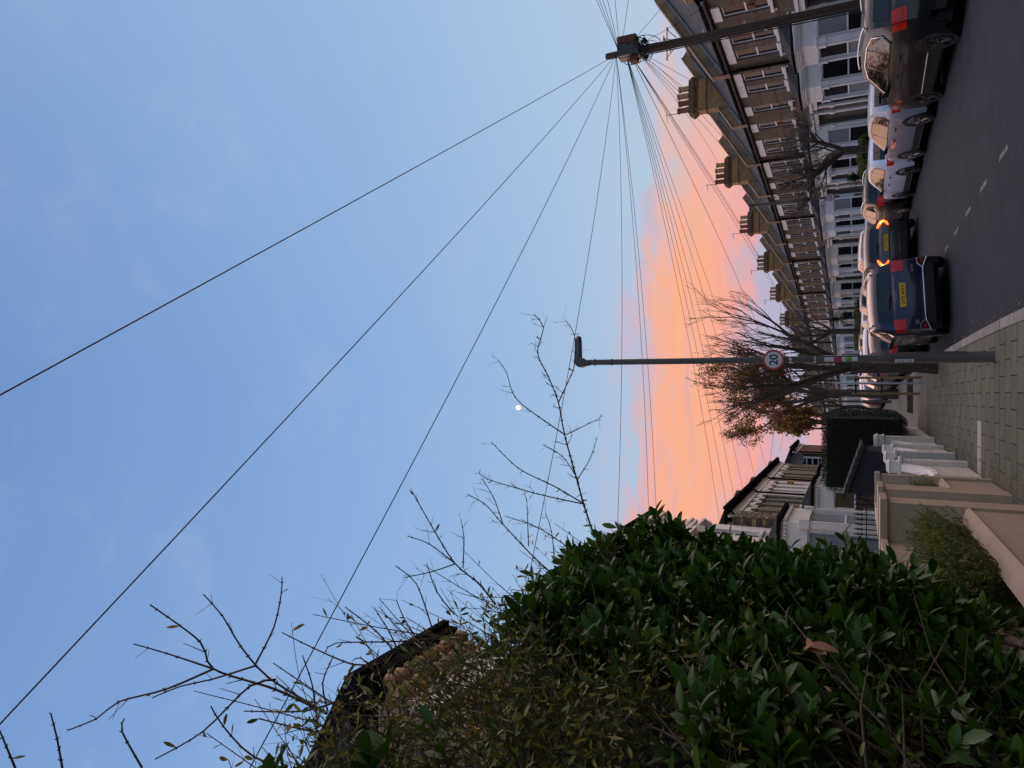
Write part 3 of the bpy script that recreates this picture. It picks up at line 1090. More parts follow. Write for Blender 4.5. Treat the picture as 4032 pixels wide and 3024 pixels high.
def right_house(label, style, flip, wd=5.4, own_parapets=True, chimney=True, white_wall=False):
    """two-storey Victorian terraced house; local x runs away from the street, y along it"""
    t = thing('terraced_house', label, 'house')
    F = Fac(t, wd, flip)
    U, NN = (0, 1), (-1, 0)
    EZ = 6.55
    P = (0, 0, 0)
    wallm = M['stock']
    if white_wall:
        wallm = M['cream']
    if style == 0:
        ups = [(.62, 1.42), (1.86, 2.66), (4.0, 4.75)]
    else:
        ups = [(1.1, 2.05), (3.6, 4.5)]
    DZ0, DZ1 = .32, 3.25
    holes = [(a, c, 4.38, 6.02) for a, c in ups] + [(3.55, 4.95, DZ0, DZ1)]
    b = MB()
    wallholes(b, P, U, NN, wd, 0, EZ, holes, .11)
    b.obox(P, U, NN, 0, wd, -.35, -.20, 0, EZ)
    F.part(b, 'wall', wallm)
    for a, c in ups:
        F.sash(P, U, NN, a, c, 4.38, 6.02, .07, 'pane' if (style + int(a * 7)) % 3 else 'blind', top_pane='pane')
        b = MB()
        b.obox(P, U, NN, a - .13, c + .13, .0, .10, 4.27, 4.38)
        b.obox(P, U, NN, a - .10, a - .02, .0, .06, 4.17, 4.27)
        b.obox(P, U, NN, c + .02, c + .10, .0, .06, 4.17, 4.27)
        F.part(b, 'window_sill', M['white'])
    if style == 0:
        b = MB()
        b.obox(P, U, NN, ups[0][0] - .12, ups[1][1] + .12, .0, .05, 6.05, 6.36)
        F.part(b, 'lintel', M['white'])
        lint = [(ups[2][0] - .1, ups[2][1] + .1)]
    else:
        lint = [(a - .10, c + .10) for a, c in ups]
    for a, c in lint:
        b = MB()
        b.obox(P, U, NN, a, c, .0, .05, 6.05, 6.36)
        F.part(b, 'lintel', M['white'])
    if not white_wall:
        for (z, h) in ((4.86, .085), (5.52, .085), (6.42, .09), (4.12, .15)):
            b = MB()
            cuts = sorted([(a, c) for a, c in ups if 4.30 < z < 6.02] + ([(.2, 3.3)] if z < 4.2 else []))
            a = 0.0
            for c0, c1 in cuts + [(wd, wd)]:
                if c0 > a:
                    b.obox(P, U, NN, a, c0, 0, .008, z, z + h)
                a = c1
            F.part(b, 'brick_band', M['band'])
    # eaves: fascia, gutter, downpipe
    b = MB()
    b.obox(P, U, NN, 0, wd, .0, .16, EZ - .06, EZ + .05)
    F.part(b, 'fascia', M['greytrim'])
    b = MB()
    b.obox(P, U, NN, 0, wd, .165, .28, EZ + .0, EZ + .10)
    F.part(b, 'gutter', M['gutter'])
    if own_parapets:
        b = MB()
        b.tube([(-.2, .06, EZ), (-.14, .06, EZ - .18), (-.10, .06, EZ - .35), (-.10, .06, .1)], .072, 8)
        F.part(b, 'downpipe', M['gutter'], smooth=60)
    # roof
    RZ, RX = 9.15, 3.7
    b = MB()
    b.quad((-.22, 0, EZ + .07), (-.22, wd, EZ + .07), (RX, wd, RZ), (RX, 0, RZ))
    b.quad((RX, 0, RZ), (RX, wd, RZ), (RX * 2 + .2, wd, EZ), (RX * 2 + .2, 0, EZ))
    b.box(-.2, 7.2, .002, wd - .002, EZ - .12, EZ - .08)
    F.part(b, 'roof', M['slate'])
    b = MB()
    nC = 13
    for k in range(nC):                      # slate courses: each a thin lapped strip
        f0, f1 = k / nC, (k + 1) / nC
        x0, x1 = -.22 + (RX + .22) * f0, -.22 + (RX + .22) * f1
        za, zb = EZ + .07 + (RZ - EZ - .07) * f0, EZ + .07 + (RZ - EZ - .07) * f1
        b.quad((x0, 0, za + .016), (x0, wd, za + .016), (x1, wd, zb + .010), (x1, 0, zb + .010))
        b.quad((x0, 0, za + .016), (x0, 0, za + .0), (x0, wd, za + .0), (x0, wd, za + .016))
    F.part(b, 'slate_courses', M['slate'])
    b = MB()
    b.tube([(RX, .0, RZ + .03), (RX, wd, RZ + .03)], .10, 8)
    F.part(b, 'ridge_tiles', M['render_brown'], smooth=60)
    if own_parapets:
        for yy in (0, wd):
            b = MB()
            h0, h1 = .52, .46
            for (x0, x1) in ((-.30, RX),):
                za, zb = EZ - .15, RZ - .1
                b.hexa([(x0, yy - .16, za), (x1, yy - .16, zb), (x1, yy + .16, zb), (x0, yy + .16, za),
                        (x0, yy - .16, EZ + h0), (x1, yy - .16, RZ + h1), (x1, yy + .16, RZ + h1), (x0, yy + .16, EZ + h0)])
            b.hexa([(RX, yy - .16, RZ - .1), (2 * RX, yy - .16, EZ - .1), (2 * RX, yy + .16, EZ - .1), (RX, yy + .16, RZ - .1),
                    (RX, yy - .16, RZ + h1), (2 * RX, yy - .16, EZ + h0), (2 * RX, yy + .16, EZ + h0), (RX, yy + .16, RZ + h1)])
            pp = F.part(b, 'parapet', M['render_brown'])
            b = MB()
            b.hexa([(-.32, yy - .20, EZ + h0), (RX, yy - .20, RZ + h1), (RX, yy + .20, RZ + h1), (-.32, yy + .20, EZ + h0),
                    (-.32, yy - .20, EZ + h0 + .06), (RX, yy - .20, RZ + h1 + .06), (RX, yy + .20, RZ + h1 + .06), (-.32, yy + .20, EZ + h0 + .06)])
            F.part(b, 'parapet_coping', M['render_brown'], pp)
            for s in (-1, 1):
                b = MB()
                q = .165 * s
                b.quad((-.2, yy + q, EZ + .09), (RX, yy + q, RZ + .03), (RX, yy + q, RZ + .13), (-.2, yy + q, EZ + .19))
                b.quad((-.2, yy + q, EZ + .115), (RX, yy + q, RZ + .05), (RX, yy + q + .13 * s, RZ + .05), (-.2, yy + q + .13 * s, EZ + .115))
                F.part(b, 'flashing', M['lead'], pp)
    if chimney:
        yy = wd
        b = MB()
        b.box(CX0, CX0 + 1.6, yy - .27, yy + .27, 6.7, 8.98)
        ch = F.part(b, 'chimney', M['chim'])
        b = MB()
        for (z, o, h) in ((8.32, .035, .07), (8.80, .05, .075), (8.88, .09, .075), (8.96, .13, .12), (9.08, .09, .07), (9.15, .04, .09)):
            b.box(CX0 - o, CX0 + 1.6 + o, yy - .27 - o, yy + .27 + o, z, z + h - .003)
        F.part(b, 'chimney_corbel', M['chim_corbel'], ch)
        for k in range(4):
            b = MB()
            px = CX0 + .25 + k * .367
            hh = (.60, .56, .62, .56)[k]
            b.lathe([(.155, 9.2), (.145, 9.3), (.135, 9.24 + hh - .12), (.165, 9.24 + hh - .10), (.165, 9.24 + hh - .03), (.135, 9.24 + hh), (.10, 9.24 + hh)],
                    (px, yy, 0), seg=10)
            F.part(b, 'chimney_pot', M['terracotta'] if (k + style * 2) in (0, 1, 4) else M['buffpot'], ch, smooth=50)
        b = MB()
        b.tube([(CX0, yy - .32, 8.5), (CX0, yy - .32, 10.35)], .018, 5)
        b.tube([(CX0, yy - .32, 10.32), (CX0 - .45, yy - .75, 10.18)], .013, 4)
        for k in range(6):
            f = k / 5
            c = V((CX0 - .45 * f, yy - .32 - .43 * f, 10.32 - .14 * f))
            b.tube([c + V((-.13, .13, 0)), c + V((.13, -.13, 0))], .007, 3)
        F.part(b, 'aerial', M['wire'], ch)
    # canted bay window
    c1, c2 = (M['white'], M['cream'])
    st = c1 if not (style == 1 and flip) else c2
    pts = [(0, .28), (-.92, 1.02), (-.92, 2.52), (0, 3.26)]
    bay = MB()
    faces = []
    for (x0, y0), (x1, y1) in zip(pts[:-1], pts[1:]):
        ln = math.hypot(x1 - x0, y1 - y0)
        u = ((x1 - x0) / ln, (y1 - y0) / ln)
        nn2 = (-u[1], u[0])
        faces.append(((x0, y0, 0), u, nn2, ln))
    wins = []
    for k, (p, u, nn2, ln) in enumerate(faces):
        if k == 1:
            hs = [(.20, ln - .20, .92, 2.90)]
        else:
            hs = [(.22, ln - .20, .92, 2.90)]
        wallholes(bay, p, u, nn2, ln, 0, 3.42, hs, .12)
        wins.append((p, u, nn2, hs[0]))
    bw = F.part(bay, 'bay_window', st)
    for k, (p, u, nn2, h) in enumerate(wins):
        F.sash(p, u, nn2, h[0], h[1], h[2], h[3], .06, ('pane', 'blind', 'pane')[(k + style) % 3], top_pane=('pane', 'pane', 'blind')[(k + style) % 3])
        b = MB()
        b.obox(p, u, nn2, h[0] - .06, h[1] + .06, .0, .09, .80, .92)
        F.part(b, 'window_sill', st)
        b = MB()       # pilasters with carved capitals
        for a in (h[0] - .15, h[1] + .01):
            b.obox(p, u, nn2, a, a + .13, .0, .045, .92, 2.62)
            b.obox(p, u, nn2, a - .025, a + .155, .0, .085, 2.62, 2.68)
            b.obox(p, u, nn2, a - .015, a + .145, .0, .075, 2.68, 2.90)
            b.obox(p, u, nn2, a - .035, a + .165, .0, .095, 2.90, 2.96)
        F.part(b, 'pilasters', st, bw)
    for (z, o, h) in ((3.42, .03, .06), (3.48, .07, .10), (3.58, .13, .07), (3.65, .17, .09)):
        b = MB()
        q = [(.0, .28 - o * 1.2), (-.92 - o, 1.02 - o * .55), (-.92 - o, 2.52 + o * .55), (.0, 3.26 + o * 1.2)]
        n = len(q)
        b.add([(x, y, z) for x, y in q] + [(x, y, z + h - .002) for x, y in q], [(0, 1, 2, 3), (7, 6, 5, 4)] + [(i, (i + 1) % n, n + (i + 1) % n, n + i) for i in range(n)])
        F.part(b, 'cornice', st, bw)
    b = MB()       # dentils
    for p, u, nn2, ln in faces:
        k = .06
        while k < ln - .06:
            b.obox(p, u, nn2, k, k + .055, .03, .11, 3.50, 3.565)
            k += .11
    F.part(b, 'dentils', st, bw)
    b = MB()
    q = [(.0, .16), (-1.12, .94), (-1.12, 2.60), (.0, 3.38)]
    z = 3.745
    tp = [(.0, .75, 4.28), (-.05, 1.2, 4.28), (-.05, 2.34, 4.28), (.0, 2.79, 4.28)]
    b.add([(x, y, z) for x, y in q] + tp, [(0, 1, 5, 4), (1, 2, 6, 5), (2, 3, 7, 6), (4, 5, 6, 7), (0, 3, 2, 1)])
    F.part(b, 'bay_roof', M['slate'])
    b = MB()
    b.tube([(x, y, z + .02) for x, y in q], .05, 6)
    F.part(b, 'bay_gutter', M['gutter'], smooth=60)
    # recessed entrance
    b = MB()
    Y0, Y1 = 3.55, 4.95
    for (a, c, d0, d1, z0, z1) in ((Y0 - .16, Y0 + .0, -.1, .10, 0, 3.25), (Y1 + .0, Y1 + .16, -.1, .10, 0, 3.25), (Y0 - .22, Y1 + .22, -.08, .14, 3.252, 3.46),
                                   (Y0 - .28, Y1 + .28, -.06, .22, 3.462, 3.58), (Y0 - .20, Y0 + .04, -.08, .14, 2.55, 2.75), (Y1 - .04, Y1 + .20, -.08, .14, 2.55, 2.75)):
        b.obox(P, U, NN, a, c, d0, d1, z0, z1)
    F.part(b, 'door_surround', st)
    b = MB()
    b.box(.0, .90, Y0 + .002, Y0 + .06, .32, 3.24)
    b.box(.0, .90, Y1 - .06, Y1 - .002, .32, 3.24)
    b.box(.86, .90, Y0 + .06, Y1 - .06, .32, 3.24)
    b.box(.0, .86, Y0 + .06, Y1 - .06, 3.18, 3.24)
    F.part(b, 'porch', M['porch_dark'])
    b = MB()
    b.box(.80, .85, 3.78, 4.72, .32, 2.55)
    for a0, a1, z0, z1 in ((3.88, 4.2, .5, 1.2), (4.3, 4.62, .5, 1.2), (3.88, 4.2, 1.35, 2.4), (4.3, 4.62, 1.35, 2.4)):
        b.box(.775, .80, a0, a1, z0, z1)
    dr = F.part(b, 'front_door', M['door_blue'] if style else M['door_black'])
    b = MB()
    b.lathe([(.03, 0), (.03, .05)], (.74, 4.62, 1.25), 'x', 8)
    F.part(b, 'handle', M['chrome'], dr)
    b = MB()
    b.box(.80, .84, 3.78, 4.72, 2.62, 3.1)
    F.part(b, 'fanlight', M['pane'], smooth=None)
    b = MB()
    b.box(-.75, .0, 3.5, 5.0, 0, .16)
    b.box(-.40, .86, 3.56, 4.94, .16, .315)
    F.part(b, 'doorstep', M['white'])
    if not own_parapets:
        b = MB()
        b.box(-.10, -.002, 4.35, 4.62, 4.95 - .1, 5.2 - .1) if style == 0 else None
        if b.v:
            F.part(b, 'alarm_box', M['rust'])
    return t


CX0 = .76
NAMES = ['nearest', 'second', 'third', 'fourth', 'fifth', 'sixth', 'seventh', 'eighth', 'ninth', 'tenth', 'eleventh', 'twelfth', 'thirteenth',
         'fourteenth', 'fifteenth', 'sixteenth', 'seventeenth', 'eighteenth', 'nineteenth', 'twentieth', 'twenty-first', 'twenty-second']
FX = 13.95
HW = 5.4
protos = {}
for stl in (0, 1):
    protos[(stl, False)] = right_house('', stl, False)
    protos[(stl, True)] = right_house('', stl, True, own_parapets=False, chimney=False)
protos[(2, False)] = right_house('', 1, False, white_wall=True)
used = set()
n = 0
sty = [0, 0, 0, 1, 1, 1, 0, 1, 0, 1, 0]
for k in range(11):
    yp = 30.9 + 10.8 * k                         # party wall inside the pair
    for side in (True, False):
        key = (sty[k], side)
        if k == 5 and not side:
            key = (2, False)
        yo = yp - HW if side else yp
        yc = yo + HW / 2
        h = hdg(yc)
        loc = (FX + sft(yc) + sin(h) * HW / 2, yc - cos(h) * HW / 2, 0)
        det = 'cream-painted front' if key[0] == 2 else ('paired upper windows' if key[0] == 0 else 'separate upper windows')
        lb = 'brick terraced house with %s, %s from the near end on the right' % (det, NAMES[n])
        if key[0] == 2:
            lb = 'cream-painted bay-fronted house among the brick ones of the right-hand terrace'
        g = 'bay-fronted houses of the right-hand terrace'
        if key not in used:
            o = protos[key]
            used.add(key)
            o.location, o.rotation_euler, o['label'], o['group'] = loc, (0, 0, h), lb, g
        else:
            dup(protos[key], loc, (0, 0, h), lb, g)
        n += 1

# the terrace carries on behind the camera
for k in range(5):
    yp = 20.1 - 10.8 * k
    for side in (True, False):
        yo = yp - HW if side else yp
        dup(protos[(0 if k % 2 else 1, side)], (FX, yo, 0), (0, 0, 0), 'brick terraced house on the right, %s back from where the picture begins' % ['first', 'second', 'third', 'fourth', 'fifth', 'sixth', 'seventh', 'eighth', 'ninth', 'tenth'][2 * k + (1 if side else 0)], 'terraced houses on the right behind the viewer')

# small low walls, hedges and bushes in the right-hand front gardens
for k in range(12):
    yc = 28.2 + k * 5.4
    h = hdg(yc)
    t = thing('front_garden_wall', 'low brick garden wall before the %s house of the right-hand terrace' % NAMES[k], 'garden wall', (10.62 + sft(yc), yc, 0), (0, 0, h),
              'low front garden walls on the right')
    b = MB()
    b.box(-.11, .11, -1.7, 2.6, 0, .72)
    b.build('wall', M['stock'], t)
    b = MB()
    b.box(-.15, .15, -1.7, 2.6, .72, .79)
    b.build('coping', M['white'] if k % 2 else M['render_brown'], t)
    for yy in (-1.85, 2.45):
        b = MB()
        b.box(-.17, .17, yy - .16, yy + .16, 0, 1.0)
        b.hexa([(-.21, yy - .20, 1.0), (.21, yy - .20, 1.0), (.21, yy + .20, 1.0), (-.21, yy + .20, 1.0),
                (-.08, yy - .08, 1.14), (.08, yy - .08, 1.14), (.08, yy + .08, 1.14), (-.08, yy + .08, 1.14)])
        b.build('pier', M['white'] if k % 3 else M['stock'], t)
for (yy, ln, x, z1, lab) in ((71.5, 7.5, 10.9, 1.65, 'clipped green hedge in front of the palm on the right'), (81, 8, 10.9, 1.75, 'clipped green hedge beyond the grey lamp post on the right'),
                             (35.0, 2.2, 11.0, 1.5, 'dark green shrub behind the silver hatchback')):
    t = clipped('front_hedge', lab, -.6, .6, -ln / 2, ln / 2, .1, z1, 5200, int(yy), lsz=.09, mat='privet')
    t.location = (x + sft(yy), yy, 0)
    t.rotation_euler = (0, 0, hdg(yy))


def palm(x, y, z, r, n, label, seed, trunk=True):
    rg = random.Random(seed)
    t = thing('palm_plant', label, 'palm', (x, y, 0))
    b = MB()
    b.tube([(0, 0, 0), (.04, 0, z * .5), (0, 0, z)], [.11, .09, .08], 8)
    b.build('trunk', M['bark'], t, smooth=60)
    b = MB()
    for i in range(n):
        a, e = rg.uniform(0, 2 * pi), rg.uniform(-.5, 1.45)
        d = V((cos(a) * cos(e), sin(a) * cos(e), sin(e)))
        s = d.cross(V((0, 0, 1))).normalized() * r * .035
        p0 = V((0, 0, z))
        ln = r * rg.uniform(.75, 1.1)
        p1 = p0 + d * ln * .55
        p2 = p0 + d * ln + V((0, 0, -ln * .18))
        b.quad(p0 - s * .6, p1 - s, p1 + s, p0 + s * .6)
        b.quad(p1 - s, p2, p1 + s)
    b.build('fronds', M['palm'], t)
    return t


palm(11.1 + sft(38), 38.0, 1.45, .85, 150, 'spiky green palm in the front garden behind the white hatchback', 2)
palm(10.7 + sft(72), 71.0, 2.95, 1.25, 90, 'tall dark spiky palm against the white houses further up on the right', 7)


# ------------------------------------------------------------------ left-hand houses
def left_house(label, y0, y1, X, EZ, mat, uwins, arched=True, bay=None, bpane='blind_brown', roofh=1.6, whitelow=True, lowdoor=None, name='brick_house', gutter=True, parap=True):
    t = thing(name, label, 'house', (X, y0, 0))
    F = Fac(t, y1 - y0, False)
    wd = y1 - y0
    P, U, NN = (0, 0, 0), (0, 1), (1, 0)
    b = MB()
    holes = [(a, c, z0, z1) for a, c, z0, z1 in uwins]
    wallholes(b, P, U, NN, wd, 0, EZ, holes, .14)
    b.box(-7.5, -.2, .0, .2, 0, EZ)
    b.box(-7.5, -.2, wd - .2, wd, 0, EZ)
    b.box(-.24, -.2, .2, wd - .2, 0, EZ)
    wl = F.part(b, 'wall', M[mat])
    for a, c, z0, z1 in uwins:
        F.sash(P, U, NN, a, c, z0, z1 - (.0 if not arched else .02), .10, 'pane')
        if arched:
            m2 = MB()
            n = 7
            cx = (a + c) / 2
            r = (c - a) / 2 + .02
            prev = None
            for i in range(n + 1):
                an = pi * i / n
                q = (cx - r * cos(an), z1 + r * .45 * sin(an), cx - (r + .2) * cos(an), z1 + (r * .45 + .22) * sin(an))
                if prev:
                    for d0, d1 in ((0.0, .06),):
                        m2.hexa([(d0, prev[0], prev[1]), (d1, prev[0], prev[1]), (d1, q[0], q[1]), (d0, q[0], q[1]),
                                 (d0, prev[2], prev[3]), (d1, prev[2], prev[3]), (d1, q[2], q[3]), (d0, q[2], q[3])])
                prev = q
            F.part(m2, 'window_hood', M['pinkwhite'])
            m2 = MB()
            m2.obox(P, U, NN, a - .06, c + .06, 0.0, .02, z1, z1 + .26)
            F.part(m2, 'arch_head', M['bark'])
        b = MB()
        b.obox(P, U, NN, a - .1, c + .1, .0, .12, z0 - .1, z0)
        F.part(b, 'window_sill', M['pinkwhite'])
    b = MB()
    b.obox(P, U, NN, 0, wd, .0, .05, EZ - .34, EZ - .22)
    b.obox(P, U, NN, 0, wd, .0, .09, EZ - .10, EZ - .01)
    k = .1
    while k < wd - .1:
        b.obox(P, U, NN, k, k + .09, .0, .075, EZ - .22, EZ - .10)
        k += .19
    F.part(b, 'eaves_cornice', M['pinkwhite'])
    if gutter:
        b = MB()
        b.obox(P, U, NN, -.02, wd + .02, .10, .34, EZ, EZ + .10)
        b.obox(P, U, NN, -.02, wd + .02, .30, .40, EZ + .05, EZ + .17)
        F.part(b, 'gutter', M['gutter'])
        b = MB()
        b.tube([(.32, .12, EZ + .03), (.09, .12, EZ - .3), (.09, .12, .1)], .048, 7)
        F.part(b, 'downpipe', M['gutter'], smooth=60)
    b = MB()
    b.quad((.3, -.02, EZ + .12), (.3, wd + .02, EZ + .12), (-3.6, wd + .02, EZ + roofh), (-3.6, -.02, EZ + roofh))
    b.quad((-3.6, -.02, EZ + roofh), (-3.6, wd + .02, EZ + roofh), (-7.6, wd + .02, EZ), (-7.6, -.02, EZ))
    b.quad((.3, -.02, EZ + .12), (-3.6, -.02, EZ + roofh), (-7.6, -.02, EZ))
    b.quad((.3, wd + .02, EZ + .12), (-3.6, wd + .02, EZ + roofh), (-7.6, wd + .02, EZ))
    F.part(b, 'roof', M['slate'])
    if parap:
        b = MB()
        b.hexa([(.12, wd - .17, EZ - .1), (.12, wd + .17, EZ - .1), (-3.6, wd + .17, EZ + roofh - .1), (-3.6, wd - .17, EZ + roofh - .1),
                (.12, wd - .17, EZ + .62), (.12, wd + .17, EZ + .62), (-3.6, wd + .17, EZ + roofh + .4), (-3.6, wd - .17, EZ + roofh + .4)])
        F.part(b, 'parapet', M['render_brown'])
    if bay:
        ya, yb, pj, hz, bm = bay
        pts = [(0, ya), (pj, ya + .55), (pj, yb - .55), (0, yb)]
        bb = MB()
        fc = []
        for (x0, q0), (x1, q1) in zip(pts[:-1], pts[1:]):
            ln = math.hypot(x1 - x0, q1 - q0)
            u = ((x1 - x0) / ln, (q1 - q0) / ln)
            n2 = (u[1], -u[0])
            hs = (.2, ln - .2, .9, hz - .75)
            wallholes(bb, (x0, q0, 0), u, n2, ln, 0, hz, [hs], .13)
            fc.append(((x0, q0, 0), u, n2, ln, hs))
        bw = F.part(bb, 'bay_window', M[bm])
        for i, (p, u, n2, ln, hs) in enumerate(fc):
            F.sash(p, u, n2, *hs, rec=.08, pane=bpane)
            b = MB()
            for a in (.04, ln - .17):
                b.obox(p, u, n2, a, a + .13, 0, .05, .5, hz - .80)
                b.obox(p, u, n2, a - .03, a + .16, 0, .10, hz - .80, hz - .5)
            k = .05
            while k < ln - .08:
                b.obox(p, u, n2, k, k + .06, .02, .10, hz - .16, hz - .08)
                k += .12
            F.part(b, 'mouldings', M[bm], bw)
        b = MB()
        o = .14
        q = [(.0, ya - o), (pj + o, ya + .55 - o * .5), (pj + o, yb - .55 + o * .5), (.0, yb + o)]
        b.add([(x, y, hz) for x, y in q] + [(x, y, hz + .12) for x, y in q], [(0, 1, 2, 3), (7, 6, 5, 4)] + [(i, (i + 1) % 4, 4 + (i + 1) % 4, 4 + i) for i in range(4)])
        F.part(b, 'bay_cornice', M['gutter'], bw)
        b = MB()
        tp = [(.0, ya + .5), (.1, ya + .7), (.1, yb - .7), (.0, yb - .5)]
        b.add([(x, y, hz + .122) for x, y in q] + [(x, y, hz + .55) for x, y in tp], [(0, 1, 5, 4), (1, 2, 6, 5), (2, 3, 7, 6), (4, 5, 6, 7)])
        F.part(b, 'bay_roof', M['slate'])
    return t, F


EZL = 6.15
U4 = lambda base, z0=3.75, z1=5.35: [(a, a + .78, z0, z1) for a in base]
h1, F1 = left_house('yellow brick house with arched upper windows beyond the white stucco house on the left', 28.6, 35.2, -5.2, EZL, 'stock_warm', U4((1.5, 3.0, 4.3, 5.5)),
                    bay=(3.0, 6.3, 1.0, 3.2, 'pinkwhite'), name='brick_house')
# projecting brick pier of real bricks at its near end
pier = MB()
pier.box(-.2, .30, -1.45, -.01, 0, EZL - .4)
pr = pier.build('brick_pier', M['stock'], h1)
bb = MB()
bb.box(-.008, .012, -.104, .104, -.033, .033)
bk1 = bb.mesh('pier_brick', pmat('yellow_brick_piece', (.36, .26, .12), (.26, .19, .10), 8, .9, .3, 60, rand=.45))
bb = MB()
bb.box(-.008, .012, -.104, .104, -.033, .033)
bk2 = bb.mesh('pier_brick', pmat('brown_brick_piece', (.13, .10, .07), (.085, .07, .055), 8, .9, .3, 60, rand=.35))
rg = random.Random(31)
z, r = 3.6, 0
while z < EZL - .5:
    y = -1.44 + (.06 if r % 2 else .0)
    while y + .2 < 0:
        put(rg.choice((bk1, bk2, bk2)), 'brick', pr, (.302, y + .11, z))
        y += .225
    x = -.16
    while x + .2 < .31:
        put(rg.choice((bk1, bk2, bk2)), 'brick', pr, (x + .11, -1.452, z), (0, 0, R(-90)))
        x += .225
    z += .075
    r += 1
h2, F2 = left_house('white-painted house with blank arched recesses between the two brick houses on the left', 35.25, 40.6, -5.2, EZL, 'pinkwhite', U4((1.2, 2.5, 3.9)),
                    bay=(1.4, 4.6, 1.0, 3.2, 'pinkwhite'), name='white_house')
b = MB()
b.box(.0, .16, 4.1, 4.45, 4.55, 4.85)
b.build('alarm_box', M['buffpot'], h2)
h3, F3 = left_house('brown brick house with a satellite dish, beyond the white-painted one on the left', 40.65, 49.6, -5.2, EZL, 'stock_warm', U4((1.4, 2.8, 5.2, 6.6)),
                    bay=(1.6, 4.8, 1.0, 3.2, 'pinkwhite'), name='brick_house')
t = thing('satellite_dish', 'round dark satellite dish on the brown brick house at left', 'satellite dish', (-4.9, 49.3, 5.0))
b = MB()
b.lathe([(.02, .0), (.25, .03), (.42, .10), (.44, .10), (.44, .13), (.25, .06), (.02, .03)], seg=18)
dsh = b.build('dish', M['signgrey'], t, smooth=60, )
dsh.rotation_euler = (R(80), 0, R(25))
b = MB()
b.tube([(0, 0, 0), (-.25, .12, -.05)], .025, 6)
b.tube([(0, 0, -.38), (.10, -.45, -.12)], .013, 5)
b.build('bracket', M['gutter'], t)
h4, F4 = left_house('red brick corner house with a tall white window at the far end on the left', 52.5, 60, -4.75, 5.6, 'red_brick', [(.3, 1.5, 3.3, 5.0)], arched=False, name='red_house', parap=False)
b = MB()
P4 = (0, 0, 0)
b.box(-1.9, -.2, -.06, -.001, 3.1, 5.1)
wf = b.build('side_window', M['frame'], h4)
for i in range(3):
    for j in range(5):
        b = MB()
        b.box(-1.78 + i * .52, -1.36 + i * .52, -.075, -.062, 3.22 + j * .37, 3.52 + j * .37)
        b.build('pane', M['pane'], wf)
# tall white stucco house nearer, behind the laurel
h5, F5 = left_house('tall white stucco house with deep cornice, rising behind the laurel hedge', 16.0, 27.1, -5.2, 8.55, 'pinkwhite',
                    [(7.6, 8.5, 4.6, 6.4), (9.3, 10.2, 4.6, 6.4), (3, 4, 4.6, 6.4)], arched=False, bay=(6.6, 10.4, 1.0, 3.7, 'pinkwhite'), bpane='blind', name='white_house', parap=False, roofh=1.2)
b = MB()
for z, o, hh in ((7.0, .10, .14), (7.14, .16, .10), (8.0, .14, .1), (8.1, .22, .1), (8.2, .30, .12), (8.32, .36, .12)):
    b.box(.0, o, -.02, 11.15, z, z + hh - .003)
    b.box(-1.2, .0, 11.1, 11.1 + o, z, z + hh - .003)
b.build('upper_cornice', M['pinkwhite'], h5)
for (ya, yb, z) in ((9.1, 10.4, 6.55), (7.4, 8.7, 6.55)):
    b = MB()
    b.box(.0, .32, ya, yb, z, z + .10)
    b.hexa([(.0, ya + .05, z - .22), (.18, ya + .05, z - .22), (.18, ya + .2, z - .22), (.0, ya + .2, z - .22),
            (.0, ya + .05, z - .001), (.28, ya + .05, z - .001), (.28, ya + .2, z - .001), (.0, ya + .2, z - .001)])
    b.hexa([(.0, yb - .2, z - .22), (.18, yb - .2, z - .22), (.18, yb - .05, z - .22), (.0, yb - .05, z - .22),
            (.0, yb - .2, z - .001), (.28, yb - .2, z - .001), (.28, yb - .05, z - .001), (.0, yb - .05, z - .001)])
    b.build('window_hood', M['pinkwhite'], h5)
# brick house nearest the camera on the left, seen above the privet
t = thing('gabled_house', 'brick house with black bargeboard and two rows of buff corbels above the privet', 'house', (-5.2, 9.4, 0))
b = MB()
b.box(-7.0, 0, .0, 2.62, 0, 8.6)
b.build('wall', M['gable_brick'], t)
b = MB()
b.box(.002, .06, .05, 2.55, 7.55, 8.18)
b.build('frieze', M['cream'], t)
for rr, (z, d) in enumerate(((8.20, .20), (8.46, .32))):
    for k in range(9):
        b = MB()
        yy = .06 + k * .29 + (.14 if rr else 0)
        b.lathe([(.03, .0), (.10, .04), (.115, .12), (.105, .20), (.06, .235)], (d - .02, yy + .08, z - .02), seg=8)
        b.box(.0, d, yy, yy + .16, z - .02, z + .10)
        b.build('corbel', M['buffpot'], t, smooth=50)
b = MB()
b.box(.0, .42, -.1, 2.72, 8.70, 8.98)
b.box(.38, .50, -.14, 2.76, 8.92, 9.06)
b.box(-.2, .0, 2.62, 2.90, 8.72, 8.98)
b.build('eaves_board', M['gutter'], t)
b = MB()
b.quad((.46, -.14, 9.07), (.46, 2.76, 9.07), (-3.2, 2.76, 11.0), (-3.2, -.14, 11.0))
b.quad((-3.2, -.14, 11.0), (-3.2, 2.76, 11.0), (-7.0, 2.76, 9.0), (-7.0, -.14, 9.0))
b.quad((.46, 2.76, 9.07), (-7, 2.76, 9.0), (-3.2, 2.76, 11.0))
b.quad((.46, -.14, 9.07), (-7, -.14, 9.0), (-3.2, -.14, 11.0))
b.build('roof', M['slate'], t)
b = MB()
b.hexa([(.48, -.2, 8.75), (.48, -.06, 8.75), (-3.2, -.06, 10.75), (-3.2, -.2, 10.75), (.48, -.2, 9.08), (.48, -.06, 9.08), (-3.2, -.06, 11.06), (-3.2, -.2, 11.06)])
b.build('bargeboard', M['gutter'], t)
b = MB()
b.box(.0, .14, 2.35, 2.60, 7.9, 8.7)
b.box(.0, .10, 2.60, 2.66, 4, 8.7)
b.build('corner_bracket', M['cream'], t)
